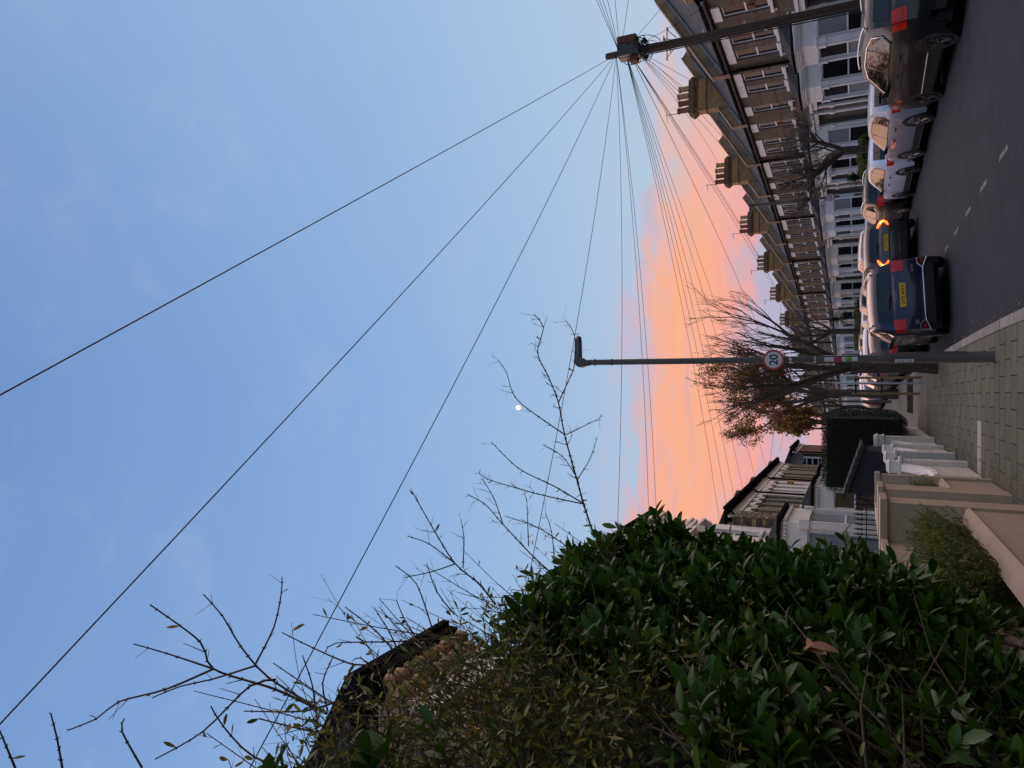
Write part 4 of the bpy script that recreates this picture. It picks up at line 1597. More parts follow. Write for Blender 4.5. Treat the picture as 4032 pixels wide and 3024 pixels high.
for k in range(6):
    ya = -3.0 - 9.2 * k
    lt, lF = left_house('brick terraced house on the left, %s behind the viewer' % ['first', 'second', 'third', 'fourth', 'fifth', 'sixth'][k], 0, 9.1, 0, 7.0, 'stock_warm', [(1.2, 2.1, 3.8, 5.4), (5, 5.9, 3.8, 5.4)], arched=False, bay=(2.8, 6.3, 1.0, 3.4, 'pinkwhite'),
                        name='brick_house', roofh=2.2)
    lt.location = (-5.2, ya, 0)
    lt['group'] = 'houses on the left behind the viewer'
# the left-hand terrace carries on beyond the corner house, round the bend
for k in range(8):
    ya = 62.5 + k * 9.2
    lt, lF = left_house('brown brick house hidden round the bend on the left, %s past the red corner house' % NAMES[k].replace('nearest', 'first'), 0, 9.1, 0, 6.4, 'stock_warm', [(1.2, 2.1, 3.8, 5.4), (5, 5.9, 3.8, 5.4)],
                        arched=False, bay=(2.8, 6.3, 1.0, 3.4, 'pinkwhite'), name='brick_house', roofh=2.2)
    lt.location = (-5.2 + sft(ya), ya, 0)
    lt.rotation_euler = (0, 0, hdg(ya + 4.5))


# ------------------------------------------------------------------ lamp columns
def lamp_column(label, x, y, zfoot, rot, near=False):
    t = thing('lamp_column', label, 'street lamp', (x, y, zfoot), (0, 0, rot))
    b = MB()
    b.lathe([(.083, -.05), (.083, 0), (.075, .02), (.075, 1.22), (.070, 1.30), (.052, 1.36), (.050, 1.40), (.046, 5.60), (.046, 5.65)], seg=20)
    b.build('column', M['steel'], t, smooth=40)
    b = MB()
    b.lathe([(.0535, 5.25), (.0535, 5.28)], seg=16)
    b.lathe([(.0535, 5.54), (.0535, 5.57)], seg=16)
    b.build('collar', M['steel'], t, smooth=40)
    b = MB()
    b.box(-.0035 + .05, .0775, -.055, .055, .32, .92)
    b.build('service_door', M['steel'], t)
    # lantern: hinge knuckle and flat head pointing over the road
    b = MB()
    b.tube([(0, 0, 5.62), (-.01, 0, 5.70), (0, 0, 5.78)], [.047, .055, .06], 12)
    b.tube([(0, -.062, 5.80), (0, .062, 5.80)], [.085, .085], 14)
    b.build('knuckle', M['steel_dark'], t, smooth=40)
    b = MB()
    b.hexa([(-.03, -.06, 5.80), (.42, -.075, 5.83), (.42, .075, 5.83), (-.03, .06, 5.80),
            (-.03, -.05, 5.91), (.40, -.06, 5.895), (.40, .06, 5.895), (-.03, .05, 5.91)])
    b.tube([(.42, -.0, 5.86), (.45, 0, 5.86)], [.06, .02], 10)
    hd = b.build('lantern', M['steel_dark'], t)
    b = MB()
    b.hexa([(.10, -.05, 5.800), (.39, -.06, 5.820), (.39, .06, 5.820), (.10, .05, 5.800),
            (.10, -.05, 5.812), (.39, -.06, 5.832), (.39, .06, 5.832), (.10, .05, 5.812)])
    b.build('lens', M['lens'], hd)
    return t


def text_mesh(body, size, name, mat, parent, M4, bold=0.0, extr=.001, sx=1.0, align='CENTER'):
    cu = bpy.data.curves.new(name, 'FONT')
    cu.body = body
    cu.size = size
    cu.align_x = align
    cu.align_y = 'CENTER'
    cu.extrude = extr
    cu.offset = bold
    tmp = bpy.data.objects.new('lettering_source', cu)
    COL.objects.link(tmp)
    bpy.context.view_layer.update()
    me = bpy.data.meshes.new_from_object(tmp.evaluated_get(bpy.context.evaluated_depsgraph_get()))
    bpy.data.objects.remove(tmp)
    bpy.data.curves.remove(cu)
    me.transform(Matrix.Diagonal((sx, 1, 1, 1)))
    me.materials.clear()
    me.materials.append(mat)
    o = put(me, name, parent)
    o.matrix_local = M4
    return o


# text faces the camera side (-Y): its x runs right, its y runs up
UP = Matrix(((1, 0, 0), (0, 0, -1), (0, 1, 0))).to_4x4()


def upright(x, y, z):
    m4 = UP.copy()
    m4.translation = V((x, y, z))
    return m4


def sign20(label, loc, rot, r, pole_r, poster=False):
    t = thing('speed_sign', label, 'road sign', loc, rot)

    def disc(rr, y0, y1, mat, nm, par, seg=40):
        b = MB()
        o = [(rr * cos(2 * pi * k / seg), rr * sin(2 * pi * k / seg)) for k in range(seg)]
        b.add([(x, y0, z) for x, z in o] + [(x, y1, z) for x, z in o],
              [tuple(range(seg)), tuple(range(2 * seg - 1, seg - 1, -1))] + [(k, (k + 1) % seg, seg + (k + 1) % seg, seg + k) for k in range(seg)])
        return b.build(nm, mat, par)
    disc(r, -pole_r - .045, -pole_r - .041, M['signred'], 'red_ring', t)
    disc(r * .80, -pole_r - .048, -pole_r - .0455, M['signwhite'], 'white_disc', t)
    disc(r * .99, -pole_r - .0405, -pole_r - .02, M['signgrey'], 'sign_back', t)
    b = MB()
    b.lathe([(pole_r + .004, -.04), (pole_r + .004, .04)], seg=16)
    b.box(-.03, .03, -pole_r - .03, -pole_r, -.035, .035)
    b.build('clamp', M['signgrey'], t)
    text_mesh('20', r * 1.10, 'numerals', M['signblack'], t, upright(0, -pole_r - .049, -.008), bold=r * .022, sx=1.0)
    return t


LX, LY = .36, 11.24
lamp_column('grey lamp column on the left pavement carrying the near 20 sign', LX, LY, 0, R(4), True)
sign20('red ringed 20 speed sign on the near lamp column', (LX - .005, LY, 2.745), (0, 0, R(2)), .150, .049)
# banding, notices and stickers on the near column
t = thing('banded_notice', 'strip of white, red and green stickers on the near lamp column', 'notice', (LX, LY, 0), (0, 0, R(6)))
seg = [(1.93, 2.06, 'signwhite'), (1.83, 1.93, 'sticker_red'), (1.775, 1.83, 'signwhite'), (1.70, 1.775, 'sticker_green'), (1.625, 1.70, 'signwhite')]
for z0, z1, mm in seg:
    b = MB()
    n = 8
    for k in range(n):
        a0, a1 = R(-140) + R(72) * k / n, R(-140) + R(72) * (k + 1) / n
        rr = .0515
        b.quad((rr * cos(a0), rr * sin(a0), z0), (rr * cos(a1), rr * sin(a1), z0), (rr * cos(a1), rr * sin(a1), z1 - .003), (rr * cos(a0), rr * sin(a0), z1 - .003))
    b.build('sticker', M[mm], t)
b = MB()
b.box(.043, .051, -.03, .045, 1.62, 2.07)
b.box(.043, .0512, -.025, .04, 1.30, 1.59)
b.build('side_board', M['signwhite'], t)
b = MB()
b.lathe([(.0512, 2.50), (.0512, 2.53)], seg=14)
b.lathe([(.0512, 2.17), (.0512, 2.195)], seg=14)
b.build('steel_band', M['silver_trim'], t, smooth=40)
t = thing('column_label', 'small white label stuck low on the near lamp column', 'label', (LX, LY, 0), (0, 0, 0))
b = MB()
for k in range(5):
    a0, a1 = R(-140) + R(36) * k / 5, R(-140) + R(36) * (k + 1) / 5
    rr = .0765
    b.quad((rr * cos(a0), rr * sin(a0), .93), (rr * cos(a1), rr * sin(a1), .93), (rr * cos(a1), rr * sin(a1), 1.16), (rr * cos(a0), rr * sin(a0), 1.16))
b.build('sticker', M['signwhite'], t)
b = MB()
for zz in (.96, 1.0, 1.05, 1.09, 1.12):
    for k in range(3):
        a0 = R(-134) + R(9) * k
        rr = .0769
        b.quad((rr * cos(a0), rr * sin(a0), zz), (rr * cos(a0 + R(6)), rr * sin(a0 + R(6)), zz), (rr * cos(a0 + R(6)), rr * sin(a0 + R(6)), zz + .014), (rr * cos(a0), rr * sin(a0), zz + .014))
b.build('grey_print', M['signgrey'], t)

y2 = 33.0
x2 = 8.75 + sft(y2)
lamp_column('grey lamp column on the right pavement carrying the far 20 sign', x2, y2, 0, pi + hdg(y2))
sign20('small far 20 speed sign on the right-hand lamp column', (x2, y2, 2.62), (0, 0, R(-10)), .165, .049)
b = MB()
b.box(x2 - .06, x2 + .06, y2 - .075, y2 - .055, 1.72, 2.26)
tag(b.build('lamp_notice', M['signwhite']), 'white notice strapped below the far 20 sign', 'notice')
y3 = 59.0
lamp_column('slim grey lamp column far up the right-hand pavement', 8.75 + sft(y3), y3, 0, pi + hdg(y3))
y4 = 41.4
lamp_column('distant grey lamp column between the left pavement trees', -.91, y4, 0, hdg(y4))

# ------------------------------------------------------------------ telegraph pole and overhead wires
PX, PY, PT = 8.80, 18.3, 7.66
t = thing('telegraph_pole', 'dark wooden telegraph pole on the right pavement with many wires', 'telegraph pole', (PX, PY, 0))
b = MB()
b.lathe([(.115, -.1), (.11, .3), (.095, 4.0), (.085, PT - .02), (.075, PT + .03)], seg=16)
b.build('pole', M['wood_pole'], t, smooth=40)
b = MB()
for k in range(9):
    z = 2.6 + k * .5
    sgn = 1 if k % 2 else -1
    b.box(sgn * .11, sgn * .16, -.02, .02, z, z + .05)
b.build('white_tag', M['signwhite'], t, kind='stuff')
b = MB()
for z, s in ((PT - 1.62, 1), (PT - 1.62, -1)):
    b.tube([(0, s * .1, z), (0, s * .36, z)], .014, 5)
    b.tube([(0, s * .33, z), (0, s * .11, z - .22)], .010, 4)
    b.tube([(-.05, s * .36, z), (.05, s * .36, z)], .016, 5)
    b.tube([(s * .1, -.02, z), (s * .40, -.02, z)], .014, 5)
    b.tube([(s * .36, -.02, z), (s * .11, -.02, z - .24)], .010, 4)
    b.tube([(s * .40, -.07, z), (s * .40, .05, z)], .016, 5)
b.build('step_bracket', M['iron'], t)
b = MB()
b.box(-.16, .15, -.22, .18, PT - .92, PT - .34)
b.build('junction_box', M['steel_dark'], t)
b = MB()
b.box(.172, .36, -.22, .10, PT - .84, PT - .34)
b.build('rusty_box', M['rust'], t)
b = MB()
b.box(-.33, -.192, -.18, .05, PT - .86, PT - .66)
b.build('rusty_box', M['rust'], t)
b = MB()
rg = random.Random(5)
for k in range(26):
    a = rg.uniform(0, 2 * pi)
    r0 = .22
    p0 = V((r0 * cos(a), r0 * sin(a), PT - rg.uniform(.3, .9)))
    p3 = V((.12 * cos(a + .5), .12 * sin(a + .5), PT - rg.uniform(.9, 1.5)))
    p1 = p0 + V((.22 * cos(a), .22 * sin(a), -.1 + rg.uniform(-.1, .1)))
    p2 = p3 + V((.20 * cos(a), .20 * sin(a), .05))
    pts = []
    for i in range(9):
        f = i / 8
        pts.append(p0 * (1 - f) ** 3 + p1 * 3 * f * (1 - f) ** 2 + p2 * 3 * f * f * (1 - f) + p3 * f ** 3)
    b.tube(pts, .009, 4)
for k in range(16):
    a = 2 * pi * k / 16
    b.tube([(.2 * cos(a), .2 * sin(a), PT - .98), (.26 * cos(a), .26 * sin(a), PT - 1.06)], .028, 6)
b.tube([(-.15, -.06, PT - 1.0), (-.142, -.06, 3.0), (-.155, -.06, .1)], .020, 6)
b.tube([(-.12, .09, PT - 1.0), (-.13, .09, 3.0), (-.14, .09, .1)], .014, 6)
b.build('cable_loops', M['wire'], t, kind='stuff')


def wire(q, label, group, r=.0075, z0=PT - .25, sag=.18, p=None):
    p = p or V((PX, PY, z0))
    q = V(q)
    pts = []
    for i in range(15):
        f = i / 14
        c = p.lerp(q, f)
        c.z -= sag * 4 * f * (1 - f)
        pts.append(c)
    b = MB()
    b.tube(pts, r, 5)
    o = b.build('overhead_wire', M['wire'])
    return tag(o, label, 'wire', group)


GL = 'wires from the pole to the left-hand houses'
for (q, lb) in (((-5.2, -6.3, 6.5), 'topmost overhead wire, crossing the sky from the pole to the upper left corner'),
                ((-5.2, -1.65, 6.5), 'second overhead wire from the top, dropping from the pole to the far left edge'),
                ((-5.2, 2.75, 6.5), 'third overhead wire from the top, passing behind the thin privet twigs'),
                ((-5.2, 9.5, 6.5), 'fourth overhead wire, running behind the moon branch and the near lantern')):
    wire(q, lb, GL, .0062)
for q, wd_ in (((-5.2, 15.2, 6.5), 'first'), ((-5.2, 17.6, 6.3), 'second'), ((-5.2, 19.6, 6.6), 'third')):
    wire(q, 'overhead wire fanning from the pole to the left, %s below the one behind the lantern' % wd_, GL + ', middle fan', .006)
for q, od in (((-5.1, 27.6, 6.3), 'uppermost'), ((-5.1, 29.5, 6.3), 'second highest'), ((-5.1, 31.0, 6.2), 'third highest'), ((-5.1, 33.6, 6.2), 'fourth highest'), ((-5.1, 38, 6.2), 'fifth highest'),
              ((-5.0, 43, 6.2), 'lowest')):
    wire(q, '%s of the thin wires crossing the orange cloud to the left-hand brick houses' % od, GL + ', far fan', .0065, PT - .5)
GR = 'wires from the pole to the right-hand houses'
for q, od in (((13.4, 38, 6.6), 'eaves of the third house'), ((12.9, 43.5, 6.6), 'eaves of the fourth house'), ((12.2, 49, 6.6), 'eaves of the fifth house'), ((11.6, 54.6, 6.6), 'eaves of the sixth house'),
              ((14.0, 36.3, 9.2), 'nearest chimney stack'), ((13.2, 47.1, 9.2), 'second chimney stack')):
    wire(q, 'thin overhead wire from the pole to the %s on the right' % od, GR, .0065, PT - .8, .25)
for q, od in (((3.0, 82, 6.3), 'right of the bare trees'), ((-4.0, 62, 6.2), 'into the brown-leaved tree'), ((0.5, 120, 6.5), 'behind the near 20 sign'), ((5.2, 70, 7.0), 'beside the farthest chimneys')):
    wire(q, 'long thin overhead wire from the pole sinking away %s' % od, 'wires from the pole up the street', .008, PT - .6, .5)
for q, od in (((13.8, 26.5, 6.7), 'lowest'), ((13.6, 23.5, 6.6), 'second lowest'), ((13.8, 17.5, 6.6), 'third lowest'), ((13.9, 12, 6.6), 'fourth lowest'), ((13.9, 6.5, 6.6), 'fourth highest'), ((13.9, 1, 6.6), 'third highest'),
              ((14, -5, 6.6), 'second highest'), ((14, -12, 6.6), 'highest')):
    wire(q, '%s of the wires leaving the pole towards the right picture edge' % od, GR + ', out of the picture', .0065, PT - .35, .15)
wire((-5.0, 46, 6.4), 'nearer thin wire crossing low in the sky between the two terraces', 'low cross wires', .009, p=V((10.5, 60, 7.2)), sag=.4)
wire((-4.9, 55, 6.6), 'farther thin wire crossing low in the sky between the two terraces', 'low cross wires', .009, p=V((9.5, 75, 7.4)), sag=.4)


# ------------------------------------------------------------------ cars
def catmull(K, k, ten=.42):
    n = len(K)
    k = max(0.0, min(n - 1.0, k))
    i = min(int(k), n - 2)
    f = k - i
    p0, p1, p2, p3 = (V(K[max(0, i - 1)]), V(K[i]), V(K[i + 1]), V(K[min(n - 1, i + 2)]))
    m1, m2 = (p2 - p0) * ten, (p3 - p1) * ten
    return p1 * (2 * f ** 3 - 3 * f * f + 1) + m1 * (f ** 3 - 2 * f * f + f) + p2 * (-2 * f ** 3 + 3 * f * f) + m2 * (f ** 3 - f * f)


HATCH = dict(L=4.15, W=.87, H=1.45, zb=.93, wb=2.58,
             prof=[(2.06, .52), (2.03, .74), (1.74, .89), (.98, 1.00), (.22, 1.385), (-.35, 1.45), (-1.05, 1.435), (-1.58, 1.36), (-1.95, .99), (-2.03, .88), (-2.07, .70), (-2.06, .50)],
             low=[(2.06, .52), (2.02, .30), (1.86, .20), (-1.86, .22), (-2.02, .32), (-2.06, .50)],
             rw=(7.15, 7.93), ws=(3.06, 3.95), win=[(.80, .97), (.12, 1.335), (-.35, 1.385), (-1.05, 1.37), (-1.42, 1.30), (-1.55, 1.10), (-1.42, .985)], light=(8.15, 9.6), lightw=.30, plate=(9.35, .0))
SUV = dict(L=4.15, W=.88, H=1.56, zb=1.00, wb=2.56,
           prof=[(2.06, .55), (2.03, .82), (1.74, .98), (1.02, 1.08), (.32, 1.47), (-.30, 1.555), (-1.10, 1.535), (-1.68, 1.45), (-1.95, 1.10), (-2.03, .97), (-2.08, .74), (-2.06, .52)],
           low=[(2.06, .55), (2.02, .34), (1.86, .25), (-1.84, .27), (-2.02, .36), (-2.06, .52)],
           rw=(7.12, 7.92), ws=(3.06, 3.95), win=[(.86, 1.06), (.22, 1.42), (-.30, 1.49), (-1.10, 1.465), (-1.50, 1.39), (-1.62, 1.22), (-1.45, 1.08)], light=(8.1, 9.5), lightw=.30, plate=(9.4, 0))
SEDAN = dict(L=4.5, W=.88, H=1.42, zb=.92, wb=2.7,
             prof=[(2.24, .52), (2.21, .72), (1.85, .86), (1.02, .97), (.25, 1.36), (-.35, 1.42), (-.95, 1.40), (-1.45, 1.30), (-1.95, 1.04), (-2.20, .96), (-2.26, .72), (-2.24, .48)],
             low=[(2.24, .52), (2.2, .28), (2.0, .18), (-2.0, .20), (-2.2, .32), (-2.24, .48)],
             rw=(7.05, 7.9), ws=(3.06, 3.95), win=[(.82, .95), (.15, 1.31), (-.35, 1.355), (-.95, 1.33), (-1.4, 1.22), (-1.62, 1.07), (-1.5, .98)], light=(9.05, 9.8), lightw=.32, plate=(9.9, 0))


def car(label, cat, spec, body, loc, rz, tilt=0.0, text=None, lit=False, chrome=False, rim='rim', rails=None, boomerang=False, lower=None,
        lowtrim=False, name='parked_car', group=None, rearwin='carglass', badge=None, emblem=None, scale=.94, tailred=True):
    t = thing(name, label, cat, loc, (0, tilt, rz), group)
    t.scale = (scale,) * 3
    S = spec
    Lh = S['L'] / 2
    K, Wd, H, zb = S['prof'], S['W'], S['H'], S['zb']

    def Wf(y, z):
        e = max(0.0, min(1.0, (abs(y) - Lh * .60) / (Lh * .40)))
        w_ = Wd * (1 - .13 * e ** 2.2)
        if z < zb:
            w_ *= 1 - .055 * max(0, (.42 - z) / .42) ** 1.3 - .018 * ((z - .62) / .35) ** 2
        else:
            g = (z - zb) / (H - zb)
            w_ *= 1 - .018 * ((zb - .62) / .35) ** 2 - .235 * g ** 1.15
        return w_
    n = len(K)
    NS = (n - 1) * 5
    up = [catmull(K, i * (n - 1) / NS) for i in range(NS + 1)]
    ys = [p[0] for p in up]

    def tang(k):
        d = catmull(K, k + .04) - catmull(K, k - .04)
        d.normalize()
        return d

    def strip_pt(k, f, off=0.0):
        p = catmull(K, k)
        d = tang(k)
        nrm = V((0, -d[1], d[0])) if False else V((0, d[1], -d[0]))       # outward (profile runs front to back over the top)
        w_ = Wf(p[0], p[1])
        crown = .035
        ends = min(k, n - 1 - k)
        if ends < 3.0:
            crown = .035 + .085 * (1 - ends / 3.0)
        if off:
            pass
        c = crown * (1 - abs(f) ** 2.4)
        return V((f * w_, p[0] + nrm.y * (c + off), p[1] + nrm.z * (c + off)))
    # check outward direction
    b = MB()
    FN = 10
    o = 0
    for i in range(NS + 1):
        k = i * (n - 1) / NS
        for j in range(FN + 1):
            b.v.append(tuple(strip_pt(k, -1 + 2 * j / FN)))
    for i in range(NS):
        for j in range(FN):
            a = i * (FN + 1) + j
            b.f.append((a, a + 1, a + FN + 2, a + FN + 1))
            b.mi.append(0)
    # sides
    low = S['low']

    def zlow(y):
        for (y0, z0), (y1, z1) in zip(low[:-1], low[1:]):
            if y1 <= y <= y0:
                return z0 + (z1 - z0) * (y0 - y) / max(1e-6, y0 - y1)
        return low[0][1] if y > 0 else low[-1][1]
    NV = 12
    for s in (-1, 1):
        o = len(b.v)
        for i in range(NS + 1):
            yy, zt = up[i]
            zl = min(zlow(yy), zt)
            for j in range(NV + 1):
                z = zl + (zt - zl) * j / NV
                b.v.append((s * Wf(yy, z), yy, z))
        for i in range(NS):
            for j in range(NV):
                a = o + i * (NV + 1) + j
                b.f.append((a, a + 1, a + NV + 2, a + NV + 1))
                b.mi.append(0)
    b.build('body', body, t, smooth=38)
    # underside
    b = MB()
    b.hexa([(-Wd * .86, -Lh + .10, .19), (Wd * .86, -Lh + .10, .19), (Wd * .86, Lh - .12, .19), (-Wd * .86, Lh - .12, .19),
            (-Wd * .90, -Lh + .06, .42), (Wd * .90, -Lh + .06, .42), (Wd * .90, Lh - .08, .42), (-Wd * .90, Lh - .08, .42)])
    b.build('underbody', M['trim'], t)

    def patch(k0, k1, f0, f1, off, nk=6, nf=8, taper=0.0):
        m2 = MB()
        for i in range(nk + 1):
            k = k0 + (k1 - k0) * i / nk
            tp = taper * (1 - i / nk)
            for j in range(nf + 1):
                f = (f0 + tp) + ((f1 - tp) - (f0 + tp)) * j / nf
                m2.v.append(tuple(strip_pt(k, f, off)))
        for i in range(nk):
            for j in range(nf):
                a = i * (nf + 1) + j
                m2.f.append((a, a + 1, a + nf + 2, a + nf + 1))
                m2.mi.append(0)
        return m2
    patch(*S['ws'], -.86, .86, .006).build('windscreen', M['carglass'], t, smooth=60)
    patch(*S['rw'], -.84, .84, .007, taper=.04).build('rear_window', M[rearwin], t, smooth=60)

    def sidepoly(pts, off, s):
        m2 = MB()
        c = (sum(p[0] for p in pts) / len(pts), sum(p[1] for p in pts) / len(pts))
        q = [(s * (Wf(y, z) + off), y, z) for y, z in pts]
        m2.add(q, [tuple(range(len(q)))])
        return m2
    win = S['win']
    ymid = [(win[0][0] + win[-1][0]) / 2 + .12, -.92]

    def cut(pts, ya, yb):
        """clip polygon to ya >= y >= yb"""
        def clip(ps, fn, yv):
            r = []
            for i in range(len(ps)):
                a, c = ps[i], ps[(i + 1) % len(ps)]
                ia, ic = fn(a[0]), fn(c[0])
                if ia:
                    r.append(a)
                if ia != ic:
                    f = (yv - a[0]) / (c[0] - a[0])
                    r.append((yv, a[1] + (c[1] - a[1]) * f))
            return r
        ps = clip(pts, lambda y: y <= ya, ya)
        return clip(ps, lambda y: y >= yb, yb)
    for s in (-1, 1):
        sidepoly(win, .004, s).build('window_surround', M['trim'], t)
        for ya, yb in ((2, -.16), (-.21, -.98), (-1.03, -2)):
            cx = sum(p[0] for p in win) / len(win)
            cz = sum(p[1] for p in win) / len(win)
            sm = [(cx + (y - cx) * .965, cz + (z - cz) * .90) for y, z in win]
            ps = cut(sm, ya, yb)
            if len(ps) > 2:
                sidepoly(ps, .008, s).build('side_window', M['carglass'], t)
        if chrome:
            m2 = MB()
            pts = [V((s * (Wf(y, z) + .010), y, z)) for y, z in win + [win[0]]]
            m2.tube(pts, .012, 6)
            m2.build('window_trim', M['chrome'], t, smooth=60)
        # door seams and handles
        m2 = MB()
        for yy in (.86, -.20, -1.02):
            pz = [(.36 + .06 * i) for i in range(11)]
            pz = [z for z in pz if z < zb + .02]
            for z0, z1 in zip(pz[:-1], pz[1:]):
                m2.quad((s * (Wf(yy, z0) + .003), yy, z0), (s * (Wf(yy, z0) + .003), yy - .010, z0), (s * (Wf(yy, z1) + .003), yy - .010, z1), (s * (Wf(yy, z1) + .003), yy, z1))
        for yy in (.02, -.80):
            z = zb - .10
            w_ = Wf(yy, z)
            m2.box(min(s * w_, s * (w_ + .03)), max(s * w_, s * (w_ + .03)), yy - .08, yy + .08, z - .014, z + .014)
        m2.build('door_seams', M['trim'], t)
        # sill trim
        m2 = MB()
        yr = [1.0 - .12 * i for i in range(18)]
        for y0, y1 in zip(yr[:-1], yr[1:]):
            a0, a1 = Wf(y0, .30) + .008, Wf(y1, .30) + .008
            c0, c1_ = Wf(y0, .38) + .006, Wf(y1, .38) + .006
            m2.quad((s * a0, y0, .24), (s * a1, y1, .24), (s * c1_, y1, .38), (s * c0, y0, .38))
        m2.build('sill_trim', M['trim'], t)
        if lowtrim:
            m2 = MB()
            pts = [V((s * (Wf(y, .42) + .012), y, .42 + .02 * (1 - y))) for y in (.95, .5, 0, -.5, -.95)]
            m2.tube(pts, .014, 6)
            m2.build('sill_strip', M['silver_trim'], t, smooth=60)
        # wheels
        for yw in (S['wb'] / 2, -S['wb'] / 2):
            rw_ = .325
            x = s * (Wf(yw, .33) - .10)
            m2 = MB()
            pts = []
            for i in range(22):
                a = R(-20) + R(220) * i / 21
                yy, zz = yw + (rw_ + .055) * cos(a), rw_ + (rw_ + .055) * sin(a)
                pts.append((s * (Wf(yy, zz) + .006), yy, zz))
            m2.add([(s * (Wf(yw, .3) + .006), yw, .25)] + pts, [(0, i + 1, i + 2) for i in range(21)])
            m2.build('wheel_arch', M['trim'], t)
            m2 = MB()
            m2.lathe([(.20, -.105), (.30, -.10), (.318, -.07), (rw_, -.03), (rw_, .03), (.318, .07), (.30, .10), (.215, .112)], (x, yw, rw_), 'x', 28) if s > 0 else \
                m2.lathe([(.215, -.112), (.30, -.10), (.318, -.07), (rw_, -.03), (rw_, .03), (.318, .07), (.30, .10), (.20, .105)], (x, yw, rw_), 'x', 28)
            wh = m2.build('wheel', M['tyre'], t, smooth=45)
            m2 = MB()
            xo = x + s * .114
            m2.lathe([(.215, x + s * .108), (.222, xo + s * .006), (.200, xo + s * .006), (.195, x + s * .09)] if s > 0 else
                     [(.195, x + s * .09), (.200, xo + s * .006), (.222, xo + s * .006), (.215, x + s * .108)], (0, yw, rw_), 'x', 28)
            for k in range(5):
                a = 2 * pi * k / 5 + .3
                for da in (-.13, .13):
                    d0 = V((0, cos(a + da * 1.6), sin(a + da * 1.6)))
                    d1 = V((0, cos(a + da), sin(a + da)))
                    p0 = V((xo, yw, rw_)) + d0 * .04
                    p1 = V((xo + s * .002, yw, rw_)) + d1 * .205
                    m2.tube([p0, p1], [.022, .016], 5)
            m2.lathe([(.05, xo - .01), (.05, xo + .01)], (0, yw, rw_), 'x', 12)
            m2.build('rim', M[rim], wh, smooth=40)
        # mirrors
        m2 = MB()
        w_ = Wf(.72, zb + .06)
        m2.hexa([(s * (w_ - .02), .66, zb + .01), (s * (w_ + .15), .64, zb + .03), (s * (w_ + .13), .76, zb + .04), (s * (w_ - .02), .78, zb + .01),
                 (s * (w_ - .02), .66, zb + .07), (s * (w_ + .17), .63, zb + .16), (s * (w_ + .14), .75, zb + .15), (s * (w_ - .02), .76, zb + .06)])
        m2.build('door_mirror', M['trim'], t)
        if rails:
            m2 = MB()
            kk = [4.4 + .25 * i for i in range(11)]
            m2.tube([strip_pt(k, s * .86, .045) for k in kk], .016, 6)
            for k in (4.5, 5.6, 6.8):
                m2.tube([strip_pt(k, s * .86, -.01), strip_pt(k, s * .86, .045)], .014, 5)
            m2.build('roof_rail', M[rails], t, smooth=60)
        # tail lights wrap from the tailgate to the side
        k0, k1 = S['light']
        lw = S['lightw']
        fa, fb = (1 - lw, 1.0) if s > 0 else (-1.0, -1 + lw)
        if boomerang:
            m2 = MB()
            pts = [strip_pt(k0 - .25, s * .72, .02), strip_pt(k0 + .05, s * .86, .025), strip_pt(k0 + .45, s * .97, .02), strip_pt(k0 + .95, s * .98, .02), strip_pt(k0 + 1.35, s * .90, .03), strip_pt(k0 + 1.5, s * .78, .035)]
            m2.tube(pts, [.028, .045, .05, .042, .035, .02], 8)
            lt = m2.build('tail_light', M['brake'] if lit else M['taillight'], t, smooth=60)
            m2 = MB()
            m2.tube([p + V((-s * .012, -.03, .0)) for p in pts[1:4]], [.012, .022, .016], 6)
            m2.build('bulb_strip', M['brake_core'] if lit else M['taillight'], lt, smooth=60)
        else:
            lt = patch(k0, k1, fa, fb, .012, 6, 5)
            # side wrap
            o = len(lt.v)
            nk = 6
            for i in range(nk + 1):
                p = catmull(K, k0 + (k1 - k0) * i / nk)
                for dy in (0, .10, .20):
                    lt.v.append((s * (Wf(p[0] + dy, p[1]) + .010), p[0] + dy, p[1] - .02 * dy))
            for i in range(nk):
                for j in range(2):
                    a = o + i * 3 + j
                    lt.f.append((a, a + 1, a + 4, a + 3))
                    lt.mi.append(0)
            l2 = lt.build('tail_light', M['brake'] if lit else M['taillight'], t, smooth=60)
            patch(k0 + (k1 - k0) * .55, k0 + (k1 - k0) * .8, fa + (.06 if s > 0 else .12), fb - (.12 if s > 0 else .06), .017, 3, 3).build('reversing_lens', M['lens_white'] if not tailred else M['taillight'], l2, smooth=60)
    # number plate
    kp, _ = S['plate']
    pp = strip_pt(kp, 0)
    yb_ = pp.y - .022
    m2 = MB()
    m2.box(-.26, .26, yb_, yb_ + .05, pp.z - .056, pp.z + .056)
    pl = m2.build('number_plate', M['plate'], t)
    if text:
        text_mesh(text, .098, 'plate_lettering', M['signblack'], pl, upright(0, yb_ - .0012, pp.z - .002), bold=.0012, sx=.92)
    else:
        m2 = MB()
        for k in range(7):
            xk = -.205 + k * .062 + (.03 if k > 3 else 0)
            m2.box(xk, xk + .016, yb_ - .001, yb_ + .001, pp.z - .032, pp.z + .032)
            m2.box(xk + .016, xk + .040, yb_ - .001, yb_ + .001, pp.z + (.02 if k % 2 else -.006), pp.z + (.032 if k % 2 else .008))
        m2.build('plate_lettering', M['signblack'], pl)
    # tailgate seams, bumper insert
    patch(8.02, 8.06, -.70, .70, .004, 2, 8).build('tailgate_seam', M['trim'], t)
    m2 = MB()
    for i in range(11):
        f0 = -.88 + 1.76 * i / 10
        p = strip_pt(n - 1.02, f0)
        m2.v += [(p.x, p.y - .012, .30), (p.x, p.y - .018, .46)]
    for i in range(10):
        m2.f.append((2 * i, 2 * i + 2, 2 * i + 3, 2 * i + 1))
        m2.mi.append(0)
    if lower:
        m2.v = [(x, y - .0, z * 1.15 - .04) for x, y, z in m2.v]
    m2.build('rear_bumper', M['trim'], t, smooth=60)
